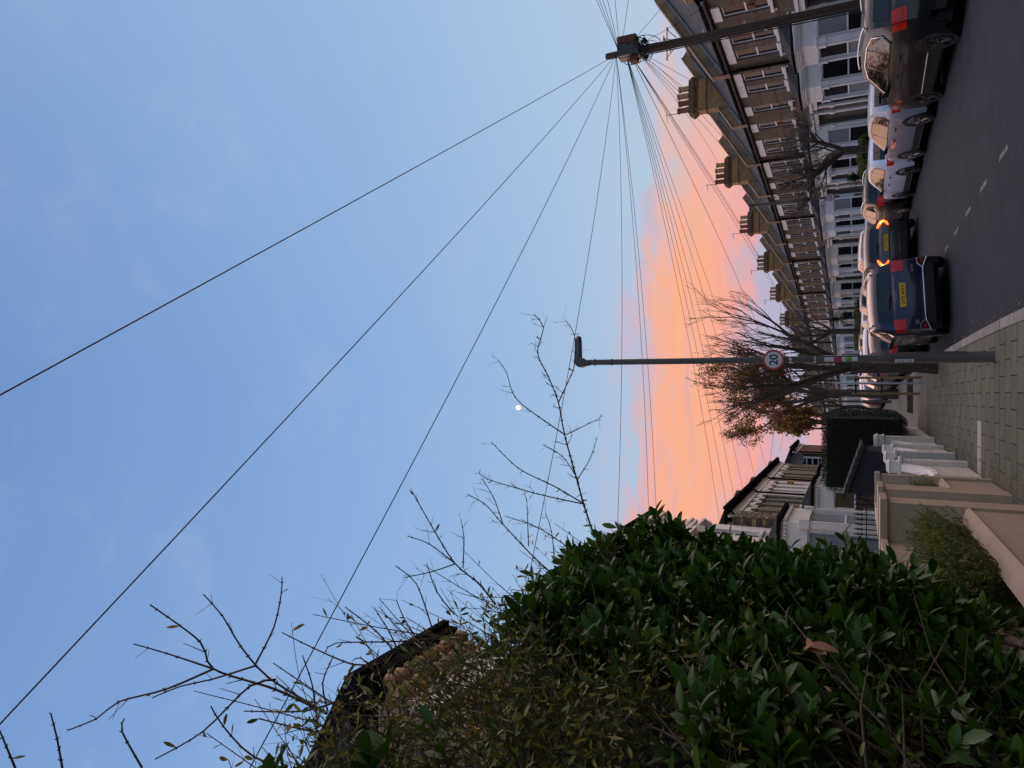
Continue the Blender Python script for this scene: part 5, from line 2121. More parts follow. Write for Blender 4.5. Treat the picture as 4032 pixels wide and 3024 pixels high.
    # rear valance down to the underside
    m2 = MB()
    for i in range(11):
        f0 = -.88 + 1.76 * i / 10
        p = strip_pt(n - 1.0, f0)
        m2.v += [(p.x * .94, p.y + .10, .20), (p.x, p.y, .36), (p.x, p.y - .004, p.z)]
    for i in range(10):
        for j in range(2):
            a = 3 * i + j
            m2.f.append((a, a + 3, a + 4, a + 1))
            m2.mi.append(0)
    m2.build('rear_valance', M['trim'] if lower else body, t, smooth=60)
    b = MB()
    b.box(-.55, .55, Lh - .03, Lh + .0, .38, .56)
    b.build('front_grille', M['trim'], t)
    if emblem == 'rings':
        m2 = MB()
        pk = strip_pt(8.62, 0, .006)
        for i in range(4):
            cx = -.09 + i * .06
            m2.tube([V((cx + .038 * cos(2 * pi * k / 16), pk.y - .008, pk.z + .038 * sin(2 * pi * k / 16))) for k in range(17)], .0055, 5, False)
        m2.build('emblem', M['chrome'], t, smooth=60)
    elif emblem == 'bar':
        m2 = MB()
        pk = strip_pt(8.45, 0, .006)
        m2.lathe([(.05, -.01), (.05, .0)], (0, 0, 0), 'z', 14)
        m2.v = [(x, pk.y - .012 + z, pk.z + y) for x, y, z in m2.v]
        m2.box(-.07, .07, pk.y - .03, pk.y - .01, pk.z - .012, pk.z + .012)
        m2.build('emblem', M['chrome'], t)
    if badge:
        for (tx, xx, zz, sz) in badge:
            kz = min(range(60), key=lambda i: abs(strip_pt(8.0 + i * .05, 0).z - zz))
            pk = strip_pt(8.0 + kz * .05, xx / Wd, .006)
            text_mesh(tx, sz, 'badge_lettering', M['chrome'], t, upright(xx, pk.y - .004, zz), bold=.001)
    # rear wiper, high brake lamp
    m2 = MB()
    m2.tube([strip_pt(7.88, .02, .03), strip_pt(7.78, -.40, .03)], .011, 5)
    m2.build('rear_wiper', M['trim'], t)
    return t


P_navy = paint('navy', (.009, .011, .042), .1, .3)
P_black = paint('charcoal', (.010, .012, .014), .2, .3)
P_silver = paint('silver', (.34, .41, .50), .4, .38)
P_white = paint('white', (.58, .69, .82), .0, .35)
P_dark = paint('dark_red_black', (.022, .012, .013), .2, .3)
P_grey = paint('grey', (.065, .062, .062), .35, .38)
P_blue = paint('blue', (.03, .06, .13), .4, .32)
P_bright = paint('pale_silver', (.42, .42, .43), .6, .3)


def rz_at(x, y):
    return road_z((x - sft(y) - KL) / (KR - KL))


# blue-black SUV parked on the left, tail to us
cx, cy = 1.84, 18.62
audi = car('dark navy SUV with yellow plate GF72 AWX parked at the left kerb', 'car', SUV, P_navy, (cx, cy, rz_at(cx, cy) - .01), R(1.2), R(-3.2), 'GF72 AWX', rails='silver_trim', rim='rim',
           emblem='rings', badge=(('Q2', -.62, .66, .075), ('35 TFSI', .56, .70, .05)), lower=True, lowtrim=False, scale=.94)
# bright bumper trim line with end brackets round the fog lamps
m2 = MB()


def audi_pt(x, z, off=0.0):
    e = abs(x) / .82
    return V((x, -2.06 - .100 * (1 - e ** 2.4) - .012 + .06 * max(0, e - .85) - off, z))


zl = .475
m2.tube([audi_pt(-.80 + 1.60 * i / 16, .40 if abs(-.80 + 1.60 * i / 16) > .78 else (.50 if abs(-.80 + 1.60 * i / 16) < .56 else .50 - (abs(-.80 + 1.60 * i / 16) - .56) * .42), .012) for i in range(17)], .017, 6)
for s in (-1, 1):
    m2.tube([audi_pt(s * .56, .50, .014), audi_pt(s * .66, .60, .010), audi_pt(s * .78, .60, .0), audi_pt(s * .80, .40, .0)], .011, 5)
m2.build('bumper_strip', M['silver_trim'], audi, smooth=60)
for s in (-1, 1):
    m2 = MB()
    m2.quad(audi_pt(s * .62, .49, .012), audi_pt(s * .76, .45, .008), audi_pt(s * .76, .58, .008), audi_pt(s * .66, .58, .012))
    m2.build('fog_recess', M['trim'], audi)
    m2 = MB()
    m2.quad(audi_pt(s * .665, .505, .018), audi_pt(s * .75, .49, .014), audi_pt(s * .75, .525, .014), audi_pt(s * .665, .54, .018))
    m2.build('fog_lamp', M['taillight'], audi)

cx, cy = 4.20, 26.2
juke = car('grey crossover with plate LS71 OGO driving up the street, brake lights lit', 'car', SUV, P_grey, (cx, cy, rz_at(cx, cy)), hdg(26), R(-1.0), 'LS71 OGO', lit=True, boomerang=True,
           emblem='bar', lower=True, name='moving_car', rim='rim_dark', scale=.92)
m2 = MB()
m2.tube([(-.60, -2.14, .74), (-.50, -2.185, .83), (.50, -2.185, .83), (.60, -2.14, .74), (.50, -2.175, .585), (-.50, -2.175, .585), (-.60, -2.14, .74)], .014, 6)
m2.build('plate_recess_rim', M['trim'], juke)

ROW = 'cars parked along the right kerb'
right = [
    ('charcoal crossover with chrome window trim, nearest car on the right', SUV, P_black, 16.15, dict(scale=1.02, dx=-.20, chrome=True, rim='rim_dark', rails='silver_trim', lowtrim=True)),
    ('silver hatchback with orange reflections in its windows, behind the charcoal crossover', HATCH, P_silver, 20.55, dict(scale=.97, tailred=False)),
    ('white hatchback parked ahead of the silver hatchback', HATCH, P_white, 24.45, dict(scale=.93, rim='rim_dark', tailred=False)),
    ('dark maroon car with silver roof rail ahead of the white hatchback', SUV, P_dark, 28.7, dict(rails='silver_trim')),
    ('dark blue hatchback half hidden by the maroon car', HATCH, P_blue, 33.3, {}),
    ('tall pale silver car past the braking grey crossover on the right', SUV, P_bright, 38.0, dict(scale=1.02)),
]
for lab, sp, pt, cy, kw in right:
    cx = 6.40 + sft(cy) + sp['W'] * kw.get('scale', .94) + kw.pop('dx', 0)
    car(lab, 'car', sp, pt, (cx, cy, rz_at(cx, cy) - .005), hdg(cy), R(2.4), group=ROW, **kw)
FAR = ['dark', 'grey', 'blue', 'silver', 'white', 'black']
pts = {'dark': P_dark, 'grey': P_grey, 'blue': P_blue, 'silver': P_silver, 'white': P_white, 'black': P_black}
wordsY = ['beyond the tall pale silver car', 'in front of the spiky palm', 'below the tall dark palm', 'by the slim grey lamp column', 'past the slim grey lamp column', 'near the right-hand street tree', 'almost at the bend', 'at the bend', 'furthest up the street']
for i, cc in enumerate(['grey', 'blue', 'silver', 'dark', 'black', 'white', 'grey', 'blue', 'silver']):
    cy = 44.2 + i * 5.2
    cx = 6.40 + sft(cy) + .83
    car('%s parked car in the right-hand row, %s' % (cc, wordsY[i]), 'car', (HATCH, SUV, SEDAN)[i % 3], pts[cc], (cx, cy, rz_at(cx, cy)), hdg(cy), R(2.2), group=ROW)
wl = ['directly ahead of the dark navy SUV', 'second ahead of the dark navy SUV', 'third ahead of the dark navy SUV', 'seen between the staked sapling and the dark trunk', 'beyond the dark trunk',
      'past the distant grey lamp column', 'last in the left-hand row']
for i, cc in enumerate(['black', 'silver', 'grey', 'dark', 'blue', 'white', 'grey']):
    cy = 23.6 + i * 5.1
    cx = 1.86 + sft(cy)
    car('%s parked car in the left-hand row, %s' % (cc, wl[i]), 'car', (HATCH, SUV, HATCH, SEDAN)[i % 4], pts[cc], (cx, cy, rz_at(cx, cy)), hdg(cy), R(-2.2), group='cars parked along the left kerb')


# ------------------------------------------------------------------ trees
def grow(rg, out, p, d, ln, r, lev, maxlev, up=.12, wig=.12, nb=(3, 5), spread=.7, shrink=.62, nseg=5, taper=.55):
    pts, rad = [V(p)], [r]
    d = V(d).normalized()
    for i in range(nseg):
        d = (d + V((rg.gauss(0, wig), rg.gauss(0, wig), rg.gauss(0, wig) + up))).normalized()
        pts.append(pts[-1] + d * ln / nseg)
        rad.append(r * (1 - (1 - taper) * (i + 1) / nseg))
    out.append((pts, rad, lev))
    if lev >= maxlev:
        return
    k = rg.randint(*nb)
    for i in range(k):
        f = rg.uniform(.35, 1.0) if i else 1.0
        q = f * nseg
        i0 = min(int(q), nseg - 1)
        c = pts[i0].lerp(pts[i0 + 1], q - i0)
        dd = (pts[i0 + 1] - pts[i0]).normalized()
        ax = V((rg.gauss(0, 1), rg.gauss(0, 1), rg.gauss(0, .5)))
        ax = (ax - dd * ax.dot(dd))
        if ax.length < 1e-3:
            continue
        ax.normalize()
        nd_ = (dd + ax * spread * rg.uniform(.5, 1.2)).normalized()
        grow(rg, out, c, nd_, ln * shrink * rg.uniform(.7, 1.15), r * taper * rg.uniform(.6, .95), lev + 1, maxlev, up, wig, nb, spread, shrink, nseg, taper)


def tree(name, label, loc, h_trunk, r, limbs, seed, maxlev, leaves=0, leafmat_='autumn', lsz=.06, limb_len=2.6, up=.14, spread=.6, bark='bark', nb=(3, 5), wig=.10, shrink=.62, group=None, minr=.004, limb_tilt=.5):
    rg = random.Random(seed)
    t = thing(name, label, 'tree', loc, group=group)
    b = MB()
    tp = [V((0, 0, -.1)), V((rg.gauss(0, .02), rg.gauss(0, .02), h_trunk * .3)), V((rg.gauss(0, .04), rg.gauss(0, .04), h_trunk * .7)), V((0, 0, h_trunk))]
    b.tube(tp, [r * 1.45, r * 1.05, r * .95, r * 1.05], 12)
    br = []
    for i in range(limbs):
        a = 2 * pi * i / limbs + rg.uniform(-.3, .3)
        tl = limb_tilt * rg.uniform(.5, 1.3)
        d = V((cos(a) * tl, sin(a) * tl, 1))
        grow(rg, br, V((0, 0, h_trunk - .08)), d, limb_len * rg.uniform(.8, 1.1), r * .55, 1, maxlev, up, wig, nb, spread, shrink)
    for pts, rad, lev in br:
        if lev == 1:
            b.tube(pts, rad, 8)
    b.build('trunk', M[bark], t, smooth=60)
    b = MB()
    lf = MB()
    tips = [x for x in br if x[2] >= maxlev - 1]
    for pts, rad, lev in br:
        if lev > 1:
            b.tube(pts, [max(minr, q) for q in rad], 5 if lev < 3 else 3, False)
    b.build('branches', M[bark], t, smooth=60)
    for k in range(leaves):
        pts, rad, lev = rg.choice(tips)
        q = rg.uniform(0, len(pts) - 1.001)
        i0 = int(q)
        c = pts[i0].lerp(pts[i0 + 1], q - i0) + V((rg.gauss(0, .10), rg.gauss(0, .10), rg.gauss(0, .10)))
        d = V((rg.gauss(0, 1), rg.gauss(0, 1), rg.gauss(-.3, .8))).normalized()
        s = d.cross(V((rg.gauss(0, 1), rg.gauss(0, 1), rg.gauss(0, 1)))).normalized() * lsz * rg.uniform(.25, .5)
        ln = lsz * rg.uniform(.6, 1.3)
        lf.quad(c, c + d * ln * .5 - s, c + d * ln, c + d * ln * .5 + s)
    if leaves:
        lf.build('crown', M[leafmat_], t, kind='stuff')
    return t


tree('street_tree', 'bare vase-shaped street tree just beyond the near lamp column', (.40, 18.45, 0), 1.75, .135, 8, 21, 5, limb_len=1.7, up=.05, spread=.42, bark='bark_bare', nb=(3, 4), wig=.075, shrink=.64, minr=.0042, limb_tilt=.62)
tree('autumn_tree', 'street tree holding brown autumn leaves beyond the bare tree', (-.42, 34.8, 0), 2.7, .17, 7, 5, 4, 15000, limb_len=2.85, up=.09, spread=.85, lsz=.095, limb_tilt=.62, minr=.008)
tree('autumn_tree', 'second brown-leaved street tree further along the left pavement', (-2.6, 52, 0), 2.6, .18, 6, 8, 4, 4200, limb_len=2.3, lsz=.22, up=.10, limb_tilt=.55)
tree('street_tree', 'knobbly bare pollarded tree on the right pavement behind the silver hatchback', (8.85 + sft(27.9), 27.9, 0), 2.05, .15, 6, 14, 5, limb_len=1.4, up=.06, spread=.75, bark='bark_bare', nb=(3, 5), wig=.15, shrink=.64, minr=.005, limb_tilt=.85)
tree('street_tree', 'thick-trunked bare tree far up the right pavement', (9.2 + sft(70), 70, 0), 3.6, .25, 6, 33, 4, limb_len=2.4, bark='bark_bare', up=.08, spread=.7, minr=.012, limb_tilt=.7)
tree('street_tree', 'slim bare tree in the distance between the parked cars and the white houses', (-2.3 + .6, 58, 0), 2.4, .14, 5, 40, 4, limb_len=2.2, bark='bark_bare', up=.10, minr=.012)
tree('far_tree', 'small round-topped tree far behind the clipped hedge', (-13.2, 120, 0), 4.0, .25, 6, 61, 3, 2600, 'privet', limb_len=3.0, lsz=.5, up=.05)
# staked sapling
t = thing('staked_sapling', 'young tree between timber stakes with a white guard on the left pavement', 'tree', (.02, 23.2, 0))
for dx, dy in ((.16, -.25), (-.30, .25)):
    b = MB()
    b.box(dx - .035, dx + .035, dy - .035, dy + .035, 0, 1.75)
    b.build('stake', M['buffpot'], t)
b = MB()
b.tube([(0, -.3, 0), (0, -.3, 1.9), (.02, -.3, 2.4)], [.03, .028, .02], 8)
b.build('guard', M['signwhite'], t, smooth=60)
for z in (1.62, .95):
    b = MB()
    b.box(-.30, .16, -.30, -.285, z, z + .05)
    b.build('tie', M['trim'], t)
rg = random.Random(77)
br = []
for i in range(4):
    a = i * 1.6
    grow(rg, br, V((0, -.28, 2.2)), V((cos(a) * .4, sin(a) * .4, 1)), 1.1, .014, 2, 3, .1, .08, (2, 4), .5)
b = MB()
b.tube([(0, -.28, 0), (0, -.28, 2.3)], [.022, .016], 6)
for p_, r_, l_ in br:
    b.tube(p_, [max(.005, q) for q in r_], 4, False)
b.build('stem', M['bark_bare'], t)
m = MB()
m.hexa([(-.95, 26.0, .0), (.2, 26.0, .0), (.2, 26.35, .0), (-.95, 26.35, .0), (-.9, 26.05, .16), (.15, 26.05, .16), (.15, 26.3, .16), (-.9, 26.3, .16)])
tag(m.build('tree_pit_edging', M['bark']), 'low dark timber edging round a tree pit beyond the sapling', 'edging')


# ------------------------------------------------------------------ laurel and privet at the left
def fx(z):
    """street face of the hedge: undercut near the ground, bulging higher up"""
    f = max(0.0, min(1.0, (z - .3) / 1.5))
    return -1.84 + .41 * f * f * (3 - 2 * f)


def lump(y, z):
    """uneven growth of the hedge surface"""
    return .085 * sin(y * 2.9 + 1.3 * sin(z * 1.7)) * sin(z * 3.1 + .8) + .05 * sin(y * 6.1 + z * 4.3)


def fy(z):
    return 6.45 + .10 * sin(z * 3.1) - .25 * max(0, 1.1 - z)


TOP = 3.45


def laurel_leaf(mb, c, d, nrm, ln, wd, curl=.12):
    """pointed oval leaf, folded along its midrib and drooping at the tip"""
    d = d.normalized()
    s = d.cross(nrm)
    if s.length < 1e-4:
        return
    s.normalize()
    up_ = s.cross(d)
    P0 = c
    A = [(.0, .06), (.25, .72), (.55, 1.0), (.82, .66), (1.0, .02)]
    rows = []
    for f, ww in A:
        mid = P0 + d * ln * f - up_ * ln * curl * f * f
        rows.append((mid - s * wd * ww * .5 + up_ * wd * .16 * ww, mid, mid + s * wd * ww * .5 + up_ * wd * .16 * ww))
    vs = [p for r_ in rows for p in r_]
    fs = []
    for i in range(4):
        a = i * 3
        fs += [(a, a + 1, a + 4, a + 3), (a + 1, a + 2, a + 5, a + 4)]
    mb.add(vs, fs)


rg = random.Random(2024)
lau = thing('laurel_hedge', 'big glossy cherry laurel hedge filling the lower left beside the pavement', 'hedge', (-1.7, 4.4, 0))
off = V((1.7, -4.4, 0))
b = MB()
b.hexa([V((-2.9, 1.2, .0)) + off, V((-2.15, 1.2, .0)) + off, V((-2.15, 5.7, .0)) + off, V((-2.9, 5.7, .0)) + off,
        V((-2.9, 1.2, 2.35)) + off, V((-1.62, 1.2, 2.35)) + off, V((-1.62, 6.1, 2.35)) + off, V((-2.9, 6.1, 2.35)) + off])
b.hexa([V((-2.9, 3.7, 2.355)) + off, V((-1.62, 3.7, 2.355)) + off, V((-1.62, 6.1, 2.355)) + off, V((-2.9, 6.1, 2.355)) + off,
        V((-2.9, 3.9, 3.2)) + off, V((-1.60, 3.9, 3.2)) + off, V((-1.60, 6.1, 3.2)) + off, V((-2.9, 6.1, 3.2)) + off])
b.build('core_filler', M['core'], lau)  # two solid dark blocks added inside the laurel to close its gaps
stems = MB()
mass = {'laurel': MB(), 'laurel_fresh': MB()}
cands = []
NSH = 4300
for i in range(NSH):
    # a shoot with a rosette of leaves, rooted inside the shell
    face = rg.random()
    keep = rg.random()
    if face < .60:
        y = rg.uniform(1.5, 6.4)
        z = rg.uniform(.25, TOP - .05)
        if y < 3.5 and z > 2.15 and rg.random() < .97:
            continue
        if y < 4.2 and z < 1.75 and keep < .84:
            continue
        if lump(y, z) < -.03 and keep < .55:
            continue
        depth = abs(rg.gauss(0, .11))
        p = V((fx(z) - .02 - depth + lump(y, z), y, z))
        out = V((1, 0, .25))
    elif face < .84:
        z = rg.uniform(.3, TOP)
        x = fx(z) - rg.uniform(0, 1.2)
        depth = abs(rg.gauss(0, .13)) - .05
        p = V((x, fy(z) - depth + .5 * lump(x * 2.2, z) - (.10 if 2.0 < z < 3.15 else 0), z))
        out = V((.15, 1, .2))
    else:
        y = rg.uniform(3.7, 6.3)
        x = -1.36 - rg.uniform(0, 1.3)
        p = V((x, y, TOP - abs(rg.gauss(0, .12)) + 1.8 * lump(y, x * 2)))
        out = V((.2, .15, 1))
    out = (out.normalized() + V((rg.gauss(0, .45), rg.gauss(0, .45), rg.gauss(.25, .35)))).normalized()
    ln = rg.uniform(.10, .24)
    q = p + out * ln
    stems.tube([p - out * .15 + off, p + off, q + off], [.005, .004, .003], 4, False)
    fresh = rg.random() < .14
    nl = rg.randint(6, 10)
    sx_ = out.cross(V((0, 0, 1)))
    if sx_.length < .05:
        sx_ = V((1, 0, 0))
    sx_.normalize()
    sy_ = out.cross(sx_)
    for k in range(nl):
        a = k * 2.4 + rg.uniform(-.4, .4)
        rad = sx_ * cos(a) + sy_ * sin(a)
        f = k / nl
        base = p.lerp(q, f)
        d = (rad * (1.1 - .7 * f) + out * (.35 + .8 * f) + V((0, 0, rg.uniform(-.25, .2)))).normalized()
        nrm = (out * 1.0 - rad * .4 + V((0, 0, .5))).normalized()
        L_ = rg.uniform(.10, .172) * (.9 if not fresh else .8)
        cands.append((base, d, nrm, L_, L_ * rg.uniform(.36, .46), fresh, rg.uniform(.02, .22)))


def vis(c):
    """leaves that show largest: close, on the street side and inside the picture"""
    base, L_ = c[0], c[3]
    r_ = base - V((0, 0, 1.65))
    dist = r_.length
    depth = max(0.0, fx(base.z) - base.x) if base.y < 6.2 else 0.0
    fwd = base.y * cos(PITCH) + (base.z - 1.65) * sin(PITCH)
    inside = abs(base.x / fwd) < 1512 / 2796
    return L_ / dist * (1.0 if depth < .06 else .3) * (1 if inside else 0)


order = sorted(range(len(cands)), key=lambda i: -vis(cands[i]))
solo = set(order[:300])
for i, (base, d, nrm, L_, W_, fresh, curl) in enumerate(cands):
    mt = 'laurel_fresh' if fresh else 'laurel'
    if i in solo:
        m2 = MB()
        laurel_leaf(m2, V((0, 0, 0)), d, nrm, L_, W_, curl)
        o = m2.build('leaf', M[mt], lau, smooth=180)
        o.location = base + off
    else:
        laurel_leaf(mass[mt], base + off, d, nrm, L_, W_, curl)
for k_, m2 in mass.items():
    m2.build('foliage', M[k_], lau, smooth=180, kind='stuff')
stems.build('shoots', M['twig'], lau, kind='stuff')

# bare stems in the shade at the foot of the hedge
b = MB()
for i in range(420):
    y = rg.uniform(1.3, 4.8)
    z = rg.uniform(.1, 1.75)
    p = V((fx(z) - rg.uniform(-.03, .30), y, z))
    d = V((rg.gauss(.1, .4), rg.gauss(.25, .8), rg.gauss(.7, .5))).normalized()
    ln = rg.uniform(.3, 1.0)
    q = p + d * ln
    q.x = min(q.x, -1.22)
    b.tube([p + off, p.lerp(q, .5) + V((rg.gauss(0, .03), rg.gauss(0, .03), rg.gauss(0, .03))) + off, q + off], [.0065, .005, .002], 5, False)
b.build('bare_stems', M['twig_red'], lau, kind='stuff')

# large curled dead leaf caught in the laurel
t = thing('dead_leaf', 'big curled brown dead leaf caught in the laurel', 'dead leaf', (-1.235, 3.62, 1.86), (R(0), R(0), R(0)))
b = MB()
for (d, nrm, ln, wd, cu) in ((V((.25, -.35, -.6)), V((1, -.3, .3)), .15, .055, .3), (V((-.1, -.5, -.55)), V((1, -.5, .0)), .13, .05, -.2), (V((.2, .1, -.8)), V((1, -.5, .2)), .11, .045, .2), (V((.3, -.5, .0)), V((.5, -.5, .8)), .09, .06, .4)):
    laurel_leaf(b, V((0, 0, 0)), d, nrm, ln, wd, cu)
b.build('blade', M['deadleaf'], t, smooth=180)

# privet: thin upright twigs with small leaves, growing through and over the laurel
TW = [
    [(-1.446,2.45,3.736),(-1.346,2.363,3.951),(-1.273,2.275,4.232),(-1.119,2.188,4.217),(-0.962,2.1,4.421)],
    [(-1.259,2.25,4.204),(-1.199,2.175,4.407),(-1.151,2.1,4.522)],
    [(-1.259,2.25,4.204),(-1.353,2.163,4.402),(-1.409,2.075,4.591),(-1.452,1.987,4.614),(-1.475,1.9,4.671)],
    [(-1.475,2.5,3.779),(-1.363,2.475,4.102),(-1.235,2.45,4.251),(-1.095,2.425,4.345),(-1.002,2.4,4.438)],
    [(-1.308,2.45,4.164),(-1.122,2.467,4.063),(-0.965,2.483,4.033),(-0.894,2.5,4.045)],
    [(-1.306,2.45,4.153),(-1.375,2.367,4.348),(-1.394,2.283,4.452),(-1.428,2.2,4.531)],
    [(-1.323,2.4,3.987),(-1.305,2.267,4.005),(-1.469,2.133,4.133),(-1.552,2.0,4.258)],
    [(-1.445,3.0,3.866),(-1.444,2.933,3.978),(-1.37,2.867,4.182),(-1.292,2.8,4.329)],
    [(-1.379,3.4,3.601),(-1.42,3.267,3.897),(-1.443,3.133,4.254),(-1.439,3.0,4.213)],
    [(-1.504,3.2,3.851),(-1.321,3.1,3.959),(-1.181,3.0,4.085)],
    [(-1.47,3.2,3.873),(-1.337,3.15,3.905),(-1.198,3.1,3.97)],
    [(-1.412,3.3,3.829),(-1.28,3.25,3.886),(-1.174,3.2,3.896)],
    [(-1.397,6.2,3.811),(-1.116,6.125,3.88),(-0.854,6.05,3.928),(-0.456,5.975,4.014),(-0.168,5.9,4.043),(0.063,5.825,4.108),(0.274,5.75,4.181),(0.494,5.675,4.092),(0.594,5.6,4.143)],
    [(-0.45,5.9,3.985),(-0.204,5.825,4.341),(-0.08,5.75,4.425),(0.1,5.675,4.449),(0.204,5.6,4.49)],
    [(-0.165,5.8,4.003),(0.026,5.75,3.89),(0.163,5.7,3.815),(0.416,5.65,3.796),(0.53,5.6,3.85)],
    [(-1.093,6.1,3.871),(-1.016,6.0,4.28),(-0.886,5.9,4.789),(-0.801,5.8,4.786)],
    [(-1.093,6.1,3.871),(-0.939,6.033,4.137),(-0.784,5.967,4.469),(-0.54,5.9,4.724)],
    [(-0.45,5.9,3.968),(-0.373,5.85,3.798),(-0.296,5.8,3.625)],
    [(-0.846,6.0,3.892),(-0.663,6.0,3.779),(-0.466,6.0,3.712)],
    [(-0.864,6.0,3.892),(-0.651,5.95,4.024),(-0.547,5.9,4.199)],
    [(-1.535,4.4,3.909),(-1.376,4.3,3.983),(-1.229,4.2,4.114),(-1.002,4.1,4.213),(-0.713,4.0,4.338)],
    [(-1.258,4.3,4.173),(-1.114,4.2,4.323),(-1.051,4.1,4.437)],
    [(-1.258,4.3,4.173),(-1.322,4.25,4.338),(-1.375,4.2,4.539)],
    [(-1.28,4.3,4.11),(-1.058,4.25,4.073),(-0.927,4.2,4.068)],
    [(-1.567,5.3,3.798),(-1.401,5.225,3.976),(-1.137,5.15,4.224),(-0.972,5.075,4.35),(-0.889,5.0,4.473)],
    [(-1.303,5.2,4.017),(-0.903,5.1,3.989)],
    [(-1.126,5.1,4.199),(-0.93,5.05,4.247),(-0.76,5.0,4.328)],
    [(-1.455,5.5,3.917),(-1.229,5.45,3.922),(-1.066,5.4,3.955)],
    [(-1.411,5.6,3.777),(-1.217,5.5,4.061),(-1.121,5.4,4.33)],
    [(-1.439,2.3,3.553),(-1.419,2.25,3.71),(-1.392,2.2,3.883)],
    [(-1.605,2.6,3.922),(-1.393,2.55,3.908),(-1.238,2.5,3.923)],
    [(-1.58,2.7,3.946),(-1.424,2.65,3.934),(-1.269,2.6,3.831)],
    [(-1.486,1.85,4.135),(-1.351,1.825,4.219),(-1.281,1.8,4.169)],
    [(-1.473,1.7,4.389),(-1.328,1.65,4.339),(-1.203,1.6,4.295)],
    [(-1.453,1.6,4.513),(-1.342,1.55,4.478),(-1.252,1.5,4.426)],
    [(-1.495,2.1,3.509),(-1.463,2.067,3.775),(-1.356,2.033,3.903),(-1.268,2.0,3.935)],
    [(-1.35,2.4,3.636),(-1.371,2.3,3.728),(-1.378,2.2,3.969)],
    [(-1.427,3.8,3.883),(-1.285,3.75,3.981),(-1.105,3.7,4.023)],
    [(-1.49,3.7,3.986),(-1.206,3.6,4.031),(-1.084,3.5,4.109)],
    [(-1.482,3.0,3.884),(-1.409,2.95,3.943),(-1.406,2.9,3.952)],

]
pri = thing('privet_bush', 'straggly privet with long knotted twigs rising against the sky on the left', 'shrub', (-1.6, 2.8, 0))
poff = V((1.6, -2.8, 0))
plf, ply = MB(), MB()


def small_leaf(mb, c, d, ln, wd):
    nrm = V((rg.gauss(0, .6), rg.gauss(-.4, .6), rg.gauss(.6, .5)))
    laurel_leaf(mb, c, d, nrm, ln, wd, rg.uniform(-.1, .3))


def twig(pts, r0, mb, nodes=.042, leaf=.12, seg=5, side=.10):
    """tube with paired buds at the nodes and the odd leaf left on it"""
    # resample with a smooth curve
    P2 = []
    n = len(pts)
    for i in range(n - 1):
        p0, p1, p2, p3 = (V(pts[max(0, i - 1)]), V(pts[i]), V(pts[i + 1]), V(pts[min(n - 1, i + 2)]))
        m1, m2 = (p2 - p0) * .45, (p3 - p1) * .45
        st = max(2, int((p2 - p1).length / .05))
        for j in range(st):
            f = j / st
            P2.append(p1 * (2 * f ** 3 - 3 * f * f + 1) + m1 * (f ** 3 - 2 * f * f + f) + p2 * (-2 * f ** 3 + 3 * f * f) + m2 * (f ** 3 - f * f))
    P2.append(V(pts[-1]))
    tot = len(P2)
    mb.tube([p + poff for p in P2], [r0 * (1 - .55 * i / tot) for i in range(tot)], seg)
    acc, k = 0.0, 0
    for i in range(1, tot):
        acc += (P2[i] - P2[i - 1]).length
        if acc > nodes:
            acc = 0
            k += 1
            d = (P2[i] - P2[i - 1]).normalized()
            s = d.cross(V((sin(k * 1.57), .3, cos(k * 1.57))))
            if s.length < .01:
                continue
            s.normalize()
            rr = r0 * (1 - .55 * i / tot)
            for sg in (-1, 1):
                c = P2[i] + s * sg * rr
                mb.tube([c + poff, c + (s * sg * .7 + d).normalized() * rr * 2.6 + poff], [rr * .75, rr * .2], 4, False)
                if rg.random() < leaf:
                    dd = (s * sg + d * rg.uniform(.2, .9) + V((0, 0, rg.uniform(-.5, .2)))).normalized()
                    small_leaf(ply if rg.random() < .25 else plf, c + poff, dd, rg.uniform(.035, .065), rg.uniform(.011, .018))
                elif rg.random() < side * (.4 + 1.2 * i / tot):
                    e = c + (s * sg + d * .8 + V((rg.gauss(0, .3), 0, .3 + rg.gauss(0, .3)))).normalized() * rg.uniform(.03, .12)
                    for q_ in range(2 if side > .2 else 0):
                        g_ = c.lerp(e, rg.uniform(.4, .9))
                        mb.tube([g_ + poff, g_ + ((e - c) + V((rg.gauss(0, .05), rg.gauss(0, .05), rg.gauss(0, .05)))) * .5 + poff], [rr * .35, rr * .2], 3, False)
                    mb.tube([c + poff, e + poff], [rr * .5, rr * .3], 4, False)


for i, pts in enumerate(TW):
    b = MB()
    dist = -V(pts[0]).y
    long = sum((V(pts[j + 1]) - V(pts[j])).length for j in range(len(pts) - 1))
    twig(pts, .0040 + .0026 * min(2.0, long), b, leaf=.07 if i not in (14, 15, 7, 8) else .22, side=.34 if 12 <= i <= 28 else .10)
    b.build('branch', M['twig_red'] if i in (2, 5, 6) else M['twig'], pri, smooth=60)

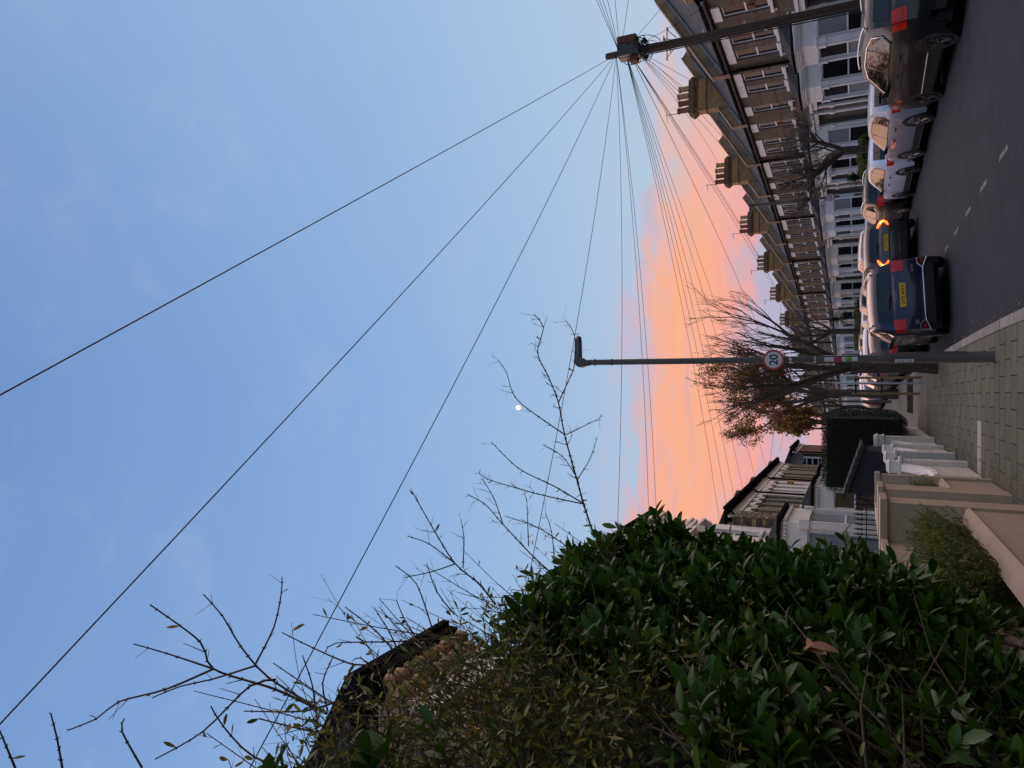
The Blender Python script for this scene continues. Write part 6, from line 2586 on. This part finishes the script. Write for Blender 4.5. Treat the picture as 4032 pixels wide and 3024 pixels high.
# random fine twigs over the crown of the bush
fine = MB()
for i in range(260):
    y = rg.uniform(2.0, 5.8)
    z = rg.uniform(2.7, 3.45)
    p = V((rg.uniform(-2.2, -1.25), y, z))
    d = V((rg.gauss(.25, .35), rg.gauss(-.05, .45), rg.uniform(.4, 1.2))).normalized()
    ln = rg.uniform(.25, .62) * (1.15 if y < 4 else .8)
    q = p + d * ln
    mid = p.lerp(q, .55) + V((rg.gauss(0, .03), rg.gauss(0, .03), 0))
    twig([p, mid, q], rg.uniform(.0018, .0032), fine, leaf=.13, seg=4)
for i in range(130):
    y = rg.uniform(2.0, 5.6)
    p = V((rg.uniform(-2.0, -1.32), y, rg.uniform(3.15, 3.5)))
    d = V((rg.gauss(.18, .28), rg.gauss(-.05, .38), rg.uniform(.7, 1.3))).normalized()
    ln = rg.uniform(.35, .85) * (1.0 if y < 4 else .75)
    bend = V((rg.gauss(.03, .05), rg.gauss(0, .06), 0))
    twig([p, p + d * ln * .5 + bend, p + d * ln + bend * 2.5], rg.uniform(.0022, .0038), fine, leaf=.10, seg=5)
# leafy lower privet
for i in range(2100):
    y = rg.uniform(1.4, 4.4)
    z = rg.uniform(1.0, 3.5) if i < 1500 else rg.uniform(2.3, 3.45)
    if i >= 1500:
        y = rg.uniform(2.1, 3.6)
    if y < 1.9 and z > 2.2:
        y += .5
    if (z < 1.9 and rg.random() < .6) or (y > 3.4 and rg.random() < .7):
        continue
    p = V((fx(z) - rg.uniform(-.02, .25), y, z))
    d = V((rg.gauss(.35, .4), rg.gauss(-.1, .5), rg.gauss(.5, .5))).normalized()
    q = p + d * rg.uniform(.15, .42)
    q.x = min(q.x, -1.02)
    q2 = q + V((rg.gauss(.02, .05), rg.gauss(0, .05), -.03))
    twig([p, q.lerp(p, .4), q2], rg.uniform(.0016, .0028), fine, nodes=.03, leaf=.5, seg=4)
fine.build('fine_twigs', M['twig'], pri, smooth=60, kind='stuff')
plf.build('foliage', M['privet'], pri, smooth=180, kind='stuff')
ply.build('yellow_foliage', M['privet_yellow'], pri, smooth=180, kind='stuff')
# old stems rising through the bush
for (p, q, r_) in (((-1.80, 2.2, .1), (-1.42, 2.45, 3.5), .010), ((-1.85, 2.9, .1), (-1.46, 3.1, 3.6), .010), ((-1.7, 3.8, .2), (-1.42, 4.3, 3.5), .010), ((-1.70, 1.9, .2), (-1.36, 2.9, 2.6), .008),
                   ((-1.62, 5.2, .3), (-1.36, 6.15, 3.75), .010), ((-1.55, 2.1, 1.5), (-1.36, 3.6, 2.5), .007)):
    b = MB()
    n_ = 18
    pts = [V(p).lerp(V(q), i / n_) + V((.04 * sin(i * .9 + r_ * 900), .05 * cos(i * .7), rg.gauss(0, .012))) for i in range(n_ + 1)]
    b.tube([c + poff for c in pts], [r_ * (1.3 - .8 * i / n_) * rg.uniform(.88, 1.12) for i in range(n_ + 1)], 7)
    for i in range(3, n_, 2):
        d = V((rg.gauss(.2, .5), rg.gauss(0, .6), rg.uniform(.2, .9))).normalized()
        twig([pts[i], pts[i] + d * .12, pts[i] + d * .12 + V((rg.gauss(0, .05), rg.gauss(0, .08), rg.uniform(.05, .2)))], r_ * .35, b, leaf=.3, seg=4)
    b.build('stem', M['twig'], pri, smooth=60)

# ------------------------------------------------------------------ the moon
b = MB()
n1_, n2_ = 20, 12
b.lathe([(max(.01, 1.0 * sin(pi * i / n2_)), -cos(pi * i / n2_)) for i in range(n2_ + 1)], seg=n1_)
mo = b.build('moon', M['moon'], smooth=180)
mo.scale = (7.4, 7.4, 7.4)
dm = V((-93 / 2796, cos(PITCH) + sin(PITCH) * 24 / 2796, sin(PITCH) - cos(PITCH) * 24 / 2796)).normalized()
mo.location = dm * 2200 + V((0, 0, 1.65))
tag(mo, 'small pale yellow moon in the blue sky behind the long privet twig', 'moon')
